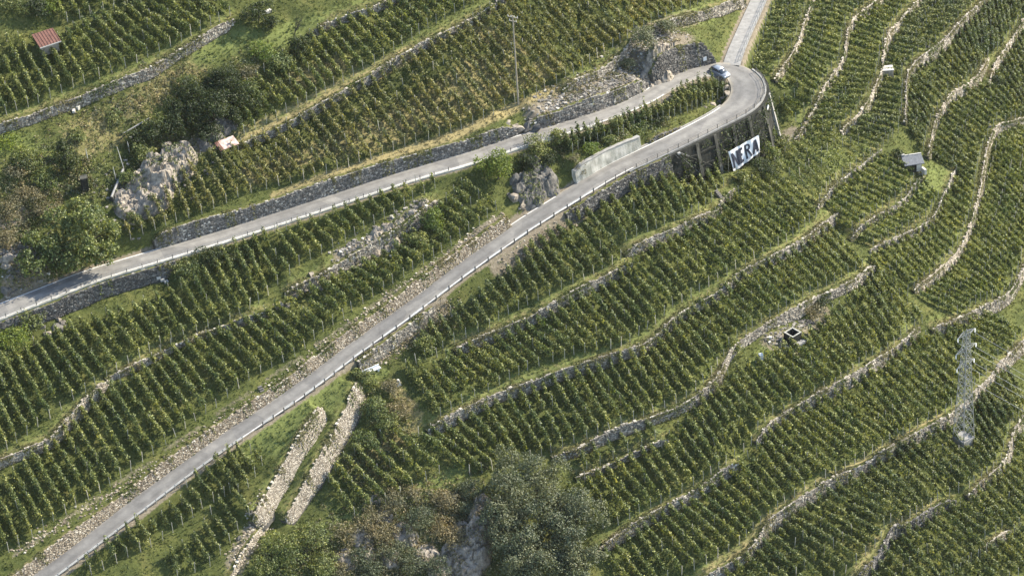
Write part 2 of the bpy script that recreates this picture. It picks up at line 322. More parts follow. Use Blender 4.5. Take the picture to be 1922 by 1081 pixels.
def road_offset(i0, i1, off, side, road=ROAD, step=1.0):
    """line beside the road, from control i0 to i1, off metres outside its edge; side +1 left"""
    n, t = lefts(road); m = (road[:, 4] >= min(i0, i1)) & (road[:, 4] <= max(i0, i1))
    P = np.column_stack([road[m, :2]+side*n[m]*(road[m, 3]+off)[:, None], road[m, 2]])
    if i0 > i1: P = P[::-1]
    return resample(P, step)

# walls beside the road: (name, label, i0, i1, side, material, raise uphill, drop downhill, fade length); lines run so that uphill is on their left
ROADWALLS = [
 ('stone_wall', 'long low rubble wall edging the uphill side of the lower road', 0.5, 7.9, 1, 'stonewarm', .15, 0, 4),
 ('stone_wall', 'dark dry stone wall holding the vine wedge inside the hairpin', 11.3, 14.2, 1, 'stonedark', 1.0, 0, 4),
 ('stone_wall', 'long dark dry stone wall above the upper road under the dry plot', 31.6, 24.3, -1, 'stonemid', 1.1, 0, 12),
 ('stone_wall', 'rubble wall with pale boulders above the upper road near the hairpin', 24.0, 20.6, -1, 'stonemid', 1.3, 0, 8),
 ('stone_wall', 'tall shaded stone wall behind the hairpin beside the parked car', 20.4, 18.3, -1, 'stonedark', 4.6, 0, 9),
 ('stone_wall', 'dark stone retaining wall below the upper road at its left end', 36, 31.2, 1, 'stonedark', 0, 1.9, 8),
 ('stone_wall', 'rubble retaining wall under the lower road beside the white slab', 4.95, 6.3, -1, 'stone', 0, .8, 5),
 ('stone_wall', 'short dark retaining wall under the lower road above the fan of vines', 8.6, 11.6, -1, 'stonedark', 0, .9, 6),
]
RW = []
for (nmn, lb, i0, i1, side, mt, hu, hd, L) in ROADWALLS: RW.append([nmn, lb, road_offset(i0, i1, .85, side)[:, :2], mt, hu, hd, L])
CONC = road_offset(9.35, 11.2, .85, 1)[:, :2]           # pale concrete wall above the lower leg
BRIDGE = road_offset(11.5, 17.2, .75, -1)[:, :2]        # tall buttressed wall under the hairpin
RW.append(['concrete_wall', 'pale board-marked concrete wall beside the lower road with a slanting shadow', CONC, 'concretepale', 2.6, 0, 6])
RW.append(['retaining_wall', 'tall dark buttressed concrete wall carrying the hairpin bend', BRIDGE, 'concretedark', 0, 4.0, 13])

# terrace walls, traced left to right along the middle of their faces: (label, pixels, material, raise, drop, fade)
WALLPX = [
 ('pale stone wall below the red-roofed hut plot, running up to the dark shrub', [(-60, 262), (0, 238), (60, 220), (140, 188), (190, 172), (228, 155), (275, 137), (313, 113), (360, 88), (405, 60), (436, 40)], 'stone', .9, .9, 9),
 ('low overgrown stone edge above the plot at the top centre', [(577, 67), (640, 36), (693, 20), (750, -8)], 'stone', .5, .5, 6),
 ('thin stone edge under the straw-coloured path across the upper slope', [(447, 275), (540, 232), (640, 178), (700, 143), (770, 100), (850, 58), (910, 25), (955, -10)], 'stone', .6, .6, 8),
 ('upper stone wall of the double bank left of the hairpin', [(1052, 176), (1090, 158), (1130, 138), (1168, 108), (1205, 70), (1245, 52), (1300, 35), (1370, 12), (1395, 0)], 'stone', 1.3, .8, 6),
 ('rocky stone wall across the slope between the two roads', [(535, 552), (600, 520), (640, 495), (707, 455), (750, 430), (790, 402), (818, 380)], 'stone', 1.1, 1.1, 7),
 ('pale stone wall in the vines at the far lower left', [(-50, 890), (0, 868), (87, 830), (120, 797), (153, 760), (200, 718)], 'stonelight', .9, .9, 7),
 ('low stone edge under the grassy strip between two left plots', [(196, 715), (250, 690), (300, 662), (370, 628), (440, 606), (500, 588)], 'stone', .35, .35, 6),
 ('grey stone wall under the fan of vines below the lower road', [(850, 657), (927, 625), (973, 607), (1040, 575), (1090, 545), (1140, 520), (1182, 495)], 'stone', .9, .9, 8),
 ('shaded stone wall under the vines below the concrete wall', [(1168, 476), (1213, 457), (1267, 435), (1337, 400), (1352, 370), (1375, 345)], 'stone', .8, .8, 8),
 ('long stone wall across the middle slope ending above the square basin', [(800, 812), (847, 787), (890, 765), (930, 743), (970, 727), (1020, 712), (1087, 690), (1140, 675), (1207, 650), (1280, 590), (1360, 545), (1385, 518), (1440, 492), (1493, 463), (1553, 415), (1570, 400)], 'stone', .95, .95, 8),
 ('long stone wall running behind the square concrete basin', [(1035, 858), (1075, 848), (1140, 817), (1208, 793), (1290, 757), (1340, 715), (1365, 665), (1413, 626), (1493, 582), (1533, 559), (1560, 551), (1597, 533), (1640, 500)], 'stone', 1.0, 1.0, 8),
 ('low stone edge above the grey-green trees at the bottom', [(1078, 898), (1140, 873), (1208, 840), (1250, 826)], 'stone', .5, .5, 4),
 ('stone wall with pale capping stones below the upright white box', [(1415, 830), (1445, 798), (1490, 768), (1560, 732), (1613, 700), (1663, 668), (1700, 640), (1722, 618)], 'stone', .9, .9, 8),
 ('shaded stone wall at the bottom beside the grey-green trees', [(1112, 1042), (1175, 1000), (1230, 965), (1270, 945), (1310, 920), (1363, 882), (1388, 876)], 'stone', 1.0, 1.0, 7),
 ('long stone wall under the tan path leading to the lattice pylon', [(1310, 1092), (1360, 1065), (1407, 1030), (1440, 983), (1493, 947), (1547, 913), (1613, 880), (1677, 840), (1713, 820), (1780, 785), (1820, 750), (1847, 720), (1880, 682), (1935, 632)], 'stone', 1.0, 1.0, 8),
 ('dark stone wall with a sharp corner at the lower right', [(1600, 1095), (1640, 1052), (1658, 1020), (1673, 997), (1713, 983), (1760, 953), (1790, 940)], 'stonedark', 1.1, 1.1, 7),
 ('stone wall climbing the right border below the pylon', [(1812, 932), (1860, 893), (1883, 867), (1900, 815), (1926, 775)], 'stone', 1.0, 1.0, 7),
 ('short stone wall in the bottom right corner', [(1840, 1032), (1868, 1016), (1893, 1000)], 'stonelight', .9, .9, 5),
 ('stone wall above the pylon top near the right border', [(1745, 622), (1793, 607), (1847, 582), (1878, 567), (1900, 545), (1916, 512), (1935, 455)], 'stone', 1.0, 1.0, 7),
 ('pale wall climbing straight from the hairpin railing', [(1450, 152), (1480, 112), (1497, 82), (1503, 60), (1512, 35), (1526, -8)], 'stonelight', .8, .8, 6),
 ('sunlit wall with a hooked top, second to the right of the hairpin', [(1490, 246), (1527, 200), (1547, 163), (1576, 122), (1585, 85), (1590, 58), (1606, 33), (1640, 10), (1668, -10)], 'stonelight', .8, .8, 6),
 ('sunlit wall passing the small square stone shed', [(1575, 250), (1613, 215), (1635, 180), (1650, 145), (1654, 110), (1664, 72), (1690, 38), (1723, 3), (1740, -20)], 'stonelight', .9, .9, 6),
 ('broad grey stone wall with dark notches at the upper right', [(1694, 236), (1698, 160), (1710, 133), (1747, 102), (1797, 52), (1840, 8), (1858, -15)], 'stone', 1.2, 1.2, 6),
 ('pale wall curving up from the grey-roofed shed', [(1738, 296), (1752, 230), (1780, 188), (1813, 165), (1838, 140), (1851, 112)], 'stonelight', .9, .9, 6),
 ('short pale wall near the top right border', [(1852, 160), (1862, 125), (1885, 95), (1913, 53), (1935, 15)], 'stonelight', 1.0, 1.0, 6),
 ('long bright wall falling steeply through the right-hand vines', [(1712, 549), (1750, 521), (1785, 486), (1804, 458), (1821, 415), (1836, 360), (1845, 300), (1864, 248), (1900, 234), (1940, 220)], 'stonelight', 1.0, 1.0, 6),
 ('grassy stone edge just below the hairpin foot', [(1530, 392), (1560, 352), (1597, 325), (1650, 286)], 'stone', .4, .4, 5),
 ('grassy stone edge ending under the grey-roofed shed', [(1592, 445), (1640, 412), (1692, 377), (1733, 325)], 'stone', .5, .5, 5),
 ('thin pale wall below the grey-roofed shed', [(1630, 472), (1690, 443), (1727, 425), (1750, 408), (1765, 375), (1792, 314)], 'stone', .6, .6, 5),
 ('left pale stone wall of the grassy channel under the road', [(470, 985), (505, 922), (550, 850), (601, 772)], 'stonelight', 1.7, 1.2, 5),
 ('right pale stone wall of the grassy channel under the road', [(530, 975), (548, 945), (577, 897), (612, 838), (642, 783), (668, 722)], 'stonelight', 1.5, 1.5, 5.5),
 ('crumbling stone wall below the channel at the bottom border', [(425, 1090), (452, 1040), (478, 1000), (502, 962)], 'stonelight', .7, .7, 4),
]
WL = [list(w) for w in RW]
for (lb, px, mt, hu, hd, L) in WALLPX:
    C = catmull(px, 8); P = unproj(C[:, 0], C[:, 1], base)
    WL.append(['stone_wall', lb, resample(P, 1.0)[:, :2], mt, hu, hd, L])
# fine sheet in view, coarse beyond
def axis(a, b, st, far):
    c = np.arange(a, b+1e-6, st); o = []; v = st*1.5; x = b
    while x < far: x += v; v *= 1.35; o.append(x)
    o2 = []; v = st*1.5; x = a
    while x > -far: x -= v; v *= 1.35; o2.append(x)
    return np.r_[o2[::-1], c, o], len(o2), len(c)
GX0, GX1, GY0, GY1, GS = -108.0, 130.0, -84.0, 140.0, .5
ax, ox, nxf = axis(GX0, GX1, GS, 300); ay, oy, nyf = axis(GY0, GY1, GS, 300)
XX, YY = np.meshgrid(ax, ay)
Zg = np.maximum(base(XX, YY), -260.0)
def vnoise(x, y, seed):
    """smooth value noise"""
    g = np.random.default_rng(seed).random((64, 64)); xi = np.floor(x).astype(int); yi = np.floor(y).astype(int); fx = x-xi; fy = y-yi
    fx = fx*fx*(3-2*fx); fy = fy*fy*(3-2*fy); a = g[yi % 64, xi % 64]; b = g[yi % 64, (xi+1) % 64]; c = g[(yi+1) % 64, xi % 64]; d = g[(yi+1) % 64, (xi+1) % 64]
    return (a*(1-fx)+b*fx)*(1-fy)+(c*(1-fx)+d*fx)*fy-.5
Zg = Zg+.9*vnoise(XX/9, YY/9, 1)+.35*vnoise(XX/3, YY/3, 2)+.16*vnoise(XX/1.1, YY/1.1, 3)
def near(P, x, y):
    """nearest point of a polyline: distance, signed side (+ left), arc position, total"""
    a = P[:-1]; d = P[1:]-P[:-1]; L2 = (d*d).sum(1)+1e-12; s0 = np.r_[0, np.cumsum(np.sqrt(L2))]
    best = np.full(x.shape, 1e9); side = np.ones(x.shape); sp = np.zeros(x.shape)
    for i in range(len(a)):
        rx = x-a[i, 0]; ry = y-a[i, 1]; t = np.clip((rx*d[i, 0]+ry*d[i, 1])/L2[i], 0, 1)
        ex = rx-t*d[i, 0]; ey = ry-t*d[i, 1]; q = ex*ex+ey*ey; m = q < best
        best = np.where(m, q, best); side = np.where(m, np.sign(d[i, 0]*ry-d[i, 1]*rx), side); sp = np.where(m, s0[i]+t*math.sqrt(L2[i]), sp)
    return np.sqrt(best), side, sp, s0[-1]
for (nmn, lb, P, mt, hu, hd, L) in WL:
    m = (XX > P[:, 0].min()-L) & (XX < P[:, 0].max()+L) & (YY > P[:, 1].min()-L) & (YY < P[:, 1].max()+L)
    x = XX[m]; y = YY[m]; d, sd_, s, tot = near(P, x, y)
    rag = .92+.75*vnoise(s/7+7.3*len(lb), s*0+len(lb)*1.7, 5) if not (hu == 0 or hd == 0) else 1.0
    tap = rag*np.clip(np.minimum(s, tot-s)/(.8 if nmn != 'stone_wall' or 'channel' in lb else 2.2), 0, 1); fall = np.clip(1-d/L, 0, 1)
    kf = 1.0 if (hu == 0 or hd == 0) else .95
    Zg[m] += np.where(sd_ > 0, hu, -hd)*tap*fall*kf
# side slopes of the road: blend width per control index, left then right
BWL = np.interp(np.arange(37), [0, 7.9, 8.3, 9.2, 9.4, 14.2, 15, 17, 18, 22, 23, 31, 31.4, 36], [.6, .6, 2.2, 1.5, .6, .6, 1.6, 1.6, 1.6, 1.4, 2.2, 2.2, .6, .6])
BWR = np.interp(np.arange(37), [0, 4.7, 5, 6.3, 6.6, 8.4, 8.6, 18, 18.3, 20.5, 31.6, 32, 36], [2.0, 2.0, .6, .6, 2.5, 2.5, .6, .6, .6, .6, .6, 2.4, 2.4])
ONROAD = np.zeros(XX.shape)
for road, bl, br in ((TRACK, np.full(37, 1.2), np.full(37, 1.2)), (ROAD, BWL, BWR)):
    m = (XX > road[:, 0].min()-9) & (XX < road[:, 0].max()+9) & (YY > road[:, 1].min()-9) & (YY < road[:, 1].max()+9)
    x = XX[m]; y = YY[m]; d, sd_, s, tot = near(road[:, :2], x, y); sa = np.r_[0, np.cumsum(np.linalg.norm(np.diff(road[:, :2], axis=0), axis=1))]
    zr = np.interp(s, sa, road[:, 2]); hw = np.interp(s, sa, road[:, 3]); ci = np.interp(s, sa, road[:, 4])
    bw = np.where(sd_ > 0, np.interp(ci, np.arange(37), bl), np.interp(ci, np.arange(37), br))
    w = np.clip((d-hw-.5)/bw, 0, 1); w = w*w*(3-2*w)
    Zg[m] = (zr-.12)*(1-w)+Zg[m]*w
    ONROAD[m] = np.maximum(ONROAD[m], (d < hw+.9).astype(float))
FZ = Zg[oy:oy+nyf, ox:ox+nxf]
def gsample(G, x, y):
    fx = np.clip((np.asarray(x)-GX0)/GS, 0, nxf-1.001); fy = np.clip((np.asarray(y)-GY0)/GS, 0, nyf-1.001); i = fx.astype(int); j = fy.astype(int); fx = fx-i; fy = fy-j
    return (G[j, i]*(1-fx)+G[j, i+1]*fx)*(1-fy)+(G[j+1, i]*(1-fx)+G[j+1, i+1]*fx)*fy
def Z(x, y): return gsample(FZ, x, y)
def at(px, py): return unproj([px], [py], Z)[0]
def ats(P): P = np.asarray(P, float); return unproj(P[:, 0], P[:, 1], Z)
# ground cover: dry straw and bare soil (real colour of the ground)
LUSH = np.zeros(XX.shape); DRY = np.zeros(XX.shape); BARE = np.zeros(XX.shape)
def paint(G, pts, rad, val):
    C = catmull(pts, 6) if len(pts) > 1 else np.array(pts, float); P = unproj(C[:, 0], C[:, 1], Z)[:, :2]
    if len(P) < 2: P = np.vstack([P, P+.01])
    m = (XX > P[:, 0].min()-rad*1.6) & (XX < P[:, 0].max()+rad*1.6) & (YY > P[:, 1].min()-rad*1.6) & (YY < P[:, 1].max()+rad*1.6)
    d, _, _, _ = near(P, XX[m], YY[m]); G[m] = np.maximum(G[m], val*np.clip(1.5-d/rad, 0, 1))
paint(DRY, [(445, 258), (540, 215), (640, 162), (720, 125), (770, 97)], 1.3, 1.0)
paint(DRY, [(770, 97), (850, 52), (920, 15)], 1.0, .45)
paint(DRY, [(520, 372), (640, 325), (760, 285), (850, 255), (960, 205), (1060, 160)], 1.2, .85)
for a in ([(470, 330), (540, 300)], [(700, 270), (900, 190)], [(900, 190), (1040, 120)], [(560, 300), (700, 235)], [(640, 280), (800, 190)], [(760, 220), (900, 120)], [(850, 200), (960, 120)], [(900, 60), (980, 90)], [(560, 150), (640, 120)]): paint(DRY, a, 2.6, .55)
paint(DRY, [(140, 250), (220, 215), (300, 165), (370, 130)], 3.2, .5)
paint(DRY, [(150, 280), (220, 260)], 2.2, .5)
paint(DRY, [(1330, 1070), (1400, 1022), (1440, 975), (1500, 935), (1560, 900), (1640, 858), (1700, 825), (1770, 785)], 1.1, .8)
paint(DRY, [(1600, 1085), (1650, 1010), (1680, 985), (1760, 940)], 1.0, .75)
paint(DRY, [(700, 900), (760, 960), (850, 930), (880, 1010)], 3.5, .35)
paint(DRY, [(740, 730), (780, 790), (700, 850)], 1.6, .6)
paint(DRY, [(1060, 165), (1120, 135), (1170, 95), (1210, 60)], .9, .6)
for w in WALLPX: paint(DRY, [(p[0]-1, p[1]-14) for p in w[1]], .8, .42); paint(LUSH, [(p[0]-3, p[1]-20) for p in w[1]], .9, .5)
paint(BARE, [(930, 505), (980, 470), (1040, 425), (1090, 395)], 1.2, .9)
paint(BARE, [(690, 660), (760, 620), (830, 575)], 1.6, .9)
paint(BARE, [(930, 415), (860, 470)], 1.0, .8)
paint(BARE, [(20, 470), (60, 500), (30, 540)], 2.6, .9); paint(BARE, [(40, 400), (10, 420)], 2.0, .7)
paint(BARE, [(700, 1000), (780, 1010), (880, 1000), (900, 1060)], 2.4, .4)
paint(BARE, [(640, 480), (720, 450), (800, 395)], 1.6, .8)
paint(BARE, [(230, 380), (300, 320), (400, 250)], 2.4, .6)
paint(BARE, [(470, 1000), (440, 1060)], 1.6, .8)
paint(BARE, [(1490, 655), (1440, 640), (1530, 610), (1545, 580)], 1.6, .6)
paint(BARE, [(1020, 225), (1060, 200), (1120, 175), (1190, 140), (1235, 95), (1270, 70)], 3.2, 1.2); paint(BARE, [(1210, 60), (1260, 48), (1300, 40)], 1.5, .6)
for i_ in range(10): paint(BARE, [(30+i_*95-6, 1052-i_*66-10), (30+i_*95+60, 1052-i_*66-52)], .5, .5)
paint(BARE, [(1470, 260), (1490, 245)], 1.4, .8)
for a, r_, v_ in [([(480, 850), (540, 800), (600, 745)], 3.2, .9), ([(640, 720), (590, 820), (545, 910)], 1.6, .6), ([(0, 270), (40, 265), (80, 290)], 3.0, .8), ([(380, 100), (450, 75), (540, 65), (600, 50)], 3.0, .8), ([(620, 1000), (700, 960), (800, 915), (880, 890)], 2.0, .8),
                  ([(1500, 200), (1530, 260), (1560, 300)], 4.0, .6), ([(1600, 130), (1610, 180)], 3.0, .4), ([(1480, 160), (1500, 140)], 2.5, .5), ([(1760, 320), (1720, 380), (1760, 350)], 2.6, .7), ([(1440, 655), (1425, 690)], 1.8, .8), ([(1240, 25), (1330, 30)], 2.0, .7), ([(1480, 560), (1440, 580)], 1.4, .6), ([(1830, 500), (1850, 450), (1870, 400)], 3.0, .5), ([(680, 700), (720, 700)], 1.2, .9), ([(1380, 650), (1300, 700)], 1.4, .5), ([(940, 725), (880, 750), (1130, 665)], 1.2, .6), ([(1140, 1050), (1190, 1030)], 2.0, .6)]: paint(LUSH, a, r_, v_)
BARE = np.maximum(BARE, ONROAD*.9)
m = (XX > ROAD[:, 0].min()-9) & (XX < ROAD[:, 0].max()+9) & (YY > ROAD[:, 1].min()-9) & (YY < ROAD[:, 1].max()+9)
d_, _, _, _ = near(ROAD[:, :2], XX[m], YY[m]); BARE[m] = np.maximum(BARE[m], .8*np.clip(1.6-(d_-2)/.9, 0, 1))
ny, nx = XX.shape
ii = np.arange(ny*nx).reshape(ny, nx); quads = np.stack([ii[:-1, :-1].ravel(), ii[:-1, 1:].ravel(), ii[1:, 1:].ravel(), ii[1:, :-1].ravel()], -1)
gm = npmesh('ground', np.column_stack([XX.ravel(), YY.ravel(), Zg.ravel()]), quads, {'dry': DRY.ravel(), 'lush': LUSH.ravel(), 'bare': BARE.ravel()}, smooth=True)
tag(link('ground', gm, None, M['ground']), kind='structure')

# ------------------------------------------------------------------ roads
def ribbon(P, offs_l, offs_r, dz):
    n, t = lefts(P); L = P[:, :2]+n*offs_l[:, None]; Rr = P[:, :2]+n*offs_r[:, None]; k = len(P)
    V = np.vstack([np.column_stack([Rr, P[:, 2]+dz]), np.column_stack([L, P[:, 2]+dz])]); i = np.arange(k-1)
    return V, np.stack([i, i+1, i+1+k, i+k], -1)
roadp = ROAD
_t = np.gradient(roadp[:, :2], axis=0); _a = np.unwrap(np.arctan2(_t[:, 1], _t[:, 0])); _k = gsmooth(np.gradient(_a)/np.linalg.norm(_t, axis=1), 2)
inner = np.minimum(roadp[:, 3]+.25, .8/np.maximum(_k, 1e-3))          # the inside edge of the bend never folds over
inner = gsmooth(inner, 2); NC = 13; lat = np.linspace(-1, 1, NC); n_, _ = lefts(roadp); outer = roadp[:, 3]+.25
V = np.vstack([np.column_stack([roadp[:, :2]+n_*(np.where(q > 0, inner*q, outer*q))[:, None], roadp[:, 2]+.05*(1-q*q)]) for q in lat]); kk = len(roadp); i_ = np.arange(kk-1); Fq = np.vstack([np.stack([i_+r_*kk, i_+1+r_*kk, i_+1+(r_+1)*kk, i_+(r_+1)*kk], -1) for r_ in range(NC-1)])
road_o = tag(link('road', npmesh('road', V, Fq, {'lat': np.repeat(lat, kk)}, smooth=True), None, M['asphalt']), kind='structure')
V, Fq = ribbon(TRACK, TRACK[:, 3]+.1, -TRACK[:, 3]-.1, .03)
track_o = tag(link('track', npmesh('track', V, Fq), None, M['concrete']), kind='structure')
for sgn, a, b in ((1, 0, 8.9), (-1, 0, 10.5), (1, 9.5, 13.8), (-1, 19.5, 36), (1, 20.5, 36)):
    mk = (roadp[:, 4] >= a) & (roadp[:, 4] <= b); Pm = roadp[mk]; o1 = sgn*(Pm[:, 3]+.02); o2 = sgn*(Pm[:, 3]-.16)
    V, Fq = ribbon(Pm, np.maximum(o1, o2), np.minimum(o1, o2), .03)
    link('edge_line', npmesh('edge_line', V, Fq), road_o, M['paint'])
def kerb(a, b, sgn, w, h, mat, off=.28):
    mk = (roadp[:, 4] >= a) & (roadp[:, 4] <= b); Pm = roadp[mk]; n, t = lefts(Pm); k = len(Pm)
    rows = []
    for o, dz in ((off, -.6), (off, h), (off+w, h), (off+w, -1.2)):
        rows.append(np.column_stack([Pm[:, :2]+sgn*n*(Pm[:, 3]+o)[:, None], Pm[:, 2]+dz]))
    V = np.vstack(rows); i = np.arange(k-1); Fs = []
    for r in range(3):
        q = np.stack([i+r*k, i+1+r*k, i+1+(r+1)*k, i+(r+1)*k], -1); Fs.append(q if sgn < 0 else q[:, ::-1])
    return link('kerb', npmesh('kerb', V, np.vstack(Fs)), road_o, mat)
kerb(22.6, 36, 1, .42, .16, M['concretepale']); kerb(10.2, 17.4, -1, .40, .14, M['concrete']); kerb(9.3, 14, 1, .3, .08, M['concrete'])
# ------------------------------------------------------------------ walls
def wall_mesh(nmn, label, P2, mat, cat='wall', over=.0, rough_top=True, stones=True, ch=(.20, .34), cw=(.26, .62)):
    P2 = resample(P2, .5); n, t = lefts(P2); lo = P2-n*.62; hi = P2+n*.62
    zb = Z(lo[:, 0], lo[:, 1]); zt = Z(hi[:, 0], hi[:, 1]); zb = gsmooth(zb, 1.2); zt = gsmooth(zt, 1.6); h = zt-zb
    keep = h > .28
    if keep.sum() < 4: return None
    i0 = np.argmax(keep); i1 = len(keep)-np.argmax(keep[::-1]); P2, n, t, zb, zt, h = [a[i0:i1] for a in (P2, n, t, zb, zt, h)]; h = np.maximum(h, .15)
    if nmn == 'concrete_wall': h = np.maximum(h, 2.7)
    zt = zb+h; k = len(P2)
    bat = .55 if 'long low rubble' in label else .62 if 'channel under' in label else .16; flat_ = 'channel under' in label
    bot = P2-n*(.5+bat*h)[:, None]; top = P2-n*.5; back = P2+n*.42
    rows = [np.column_stack([bot-n*bat*.5, zb-.5]), np.column_stack([top, zt-.10]), np.column_stack([back, zt-.06]), np.column_stack([back, zb-.5])]
    V = np.vstack(rows); i = np.arange(k-1); Fs = np.vstack([np.stack([i+r*k, i+1+r*k, i+1+(r+1)*k, i+(r+1)*k], -1) for r in range(3)])
    ends = np.array([[0, k, 2*k, 3*k], [3*k+k-1, 2*k+k-1, k+k-1, k-1]])
    mi = np.r_[np.zeros(k-1), np.ones(k-1), np.zeros(k-1), 0, 0] if stones else np.zeros(3*(k-1)+2)
    wobj = link(nmn, npmesh(nmn, V, np.vstack([Fs, ends]), {'dry': np.full(len(V), .35)}, midx=mi), None, [M['fill'], M['ground']] if stones else M[mat]); tag(wobj, label, cat)
    if stones:
        s = np.r_[0, np.cumsum(np.linalg.norm(np.diff(P2, axis=0), axis=1))]; S = []
        hm = h.max(); z = 0.0; big = 1.0
        while z < hm:
            c = random.uniform(*ch)*big; x = random.uniform(0, .3)
            while x < s[-1]:
                w = random.uniform(*cw)*big
                if z < np.interp(x+w/2, s, h)-.05: S.append((x+w/2, z+c/2+random.uniform(-.03, .03), w*.47, c*random.uniform(.42, .52), random.uniform(.01, .06) if flat_ else random.uniform(.03, .16)))
                x += w
            z += c
        x = 0.0
        while x < s[-1]:
            w = random.uniform(.3, .7)
            if random.random() < .38: S.append((x+w/2, -1, w*.46, .11, random.uniform(0, .12)))
            x += w
        S = np.array(S); sx = S[:, 0]
        hh = np.interp(sx, s, h); zz = np.where(S[:, 1] < 0, hh-.03+.1*rng.random(len(S)), S[:, 1]); cap = S[:, 1] < 0
        cx = np.interp(sx, s, P2[:, 0]); cy = np.interp(sx, s, P2[:, 1]); tx = np.interp(sx, s, t[:, 0]); ty = np.interp(sx, s, t[:, 1]); nxn = -ty; nyn = tx; b0 = np.interp(sx, s, zb)
        off = -(.5+bat*np.maximum(hh-zz, 0)); inn = np.where(cap, .15+.3*rng.random(len(S)), 0.06); out = S[:, 4]
        V = np.zeros((len(S), 8, 3)); j = 0
        for dz in (-1, 1):
            for du, dn in ((-1, 0), (1, 0), (1, 1), (-1, 1)):
                jit = rng.uniform(-.035, .035, (len(S), 3)); sh = 1.0 if dn else rng.uniform(.7, .98, len(S))
                o = np.where(dn, off+inn, off-out)
                V[:, j, 0] = cx+tx*du*S[:, 2]*sh+nxn*o+jit[:, 0]; V[:, j, 1] = cy+ty*du*S[:, 2]*sh+nyn*o+jit[:, 1]; V[:, j, 2] = b0+zz+dz*S[:, 3]*sh+jit[:, 2]; j += 1
        f = np.array([[0, 1, 5, 4], [4, 5, 6, 7], [1, 2, 6, 5], [3, 0, 4, 7], [3, 2, 1, 0]])
        Fq = (np.arange(len(S))[:, None, None]*8+f[None]).reshape(-1, 4)
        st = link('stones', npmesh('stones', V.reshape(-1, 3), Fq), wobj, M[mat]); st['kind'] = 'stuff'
        k_ = int(s[-1]*(h.mean()*26+46)); q = rng.uniform(0, s[-1], k_); gr = vnoise(q/2.2+len(label), q*0+len(label)*.7, 21)+.5*vnoise(q/.7, q*0+3, 22); q = q[gr > over]; k_ = len(q)
        if k_ > 3:
            f = np.where(rng.random(k_) < .5, 1-np.abs(rng.normal(0, .16, k_)), rng.random(k_)**1.5); hh = np.interp(q, s, h); o = -(.56+bat*hh*(1-np.clip(f, 0, 1)))-rng.uniform(0, .16, k_); tp = rng.random(k_) < .45; f = np.where(tp, 1+.06/np.maximum(hh, .3), f); o = np.where(tp, rng.uniform(-.6, .45, k_), o)
            qx = np.interp(q, s, P2[:, 0]); qy = np.interp(q, s, P2[:, 1]); qn = np.column_stack([-np.interp(q, s, t[:, 1]), np.interp(q, s, t[:, 0])]); C = np.column_stack([qx+qn[:, 0]*o, qy+qn[:, 1]*o, np.interp(q, s, zb)+hh*f])
            Vg = leaf_quads(C, rng.uniform(.07, .2, k_), np.column_stack([-qn*.6, np.full(k_, .5)]))
            og = link('overgrowth', npmesh('overgrowth', Vg, quadidx(k_), {'dry': np.repeat(np.clip(.45+1.2*vnoise(q/5, q*0+9, 8), 0, 1), 4), 'lush': np.zeros(k_*4)}), wobj, M['grass']); og['kind'] = 'stuff'
    return wobj, P2, n, zb, zt
def leaf_quads(C, s, bias, spread=.8, asp=.85):
    n = len(C); N = rng.normal(0, 1, (n, 3))*spread+bias; N /= np.linalg.norm(N, axis=1)[:, None]+1e-9
    u = np.cross(N, rng.normal(0, 1, (n, 3))); u /= np.linalg.norm(u, axis=1)[:, None]+1e-9; v = np.cross(N, u)
    s = s[:, None]; V = np.stack([C-u*s, C-v*s*asp+N*s*.25, C+u*s, C+v*s*asp+N*s*.25], 1)
    return V.reshape(-1, 3)
def quadidx(n): return np.arange(n*4).reshape(-1, 4)
WOBJ = {}
for (nmn, lb, P, mt, hu, hd, L) in WL:
    big = 'boulder' in lb; chan = 'channel under' in lb or 'long low rubble' in lb
    WOBJ[lb] = wall_mesh(nmn, lb, P, mt, stones=nmn == 'stone_wall', over=.13 if 'channel' in lb else .1 if hu == 0 or hd == 0 else -.10, ch=(.28, .5) if big else (.13, .21) if chan else (.20, .34), cw=(.35, .85) if big else (.16, .38) if chan else (.26, .62))
for w in WOBJ.values():
    if w: w[0]['kind'] = 'thing'
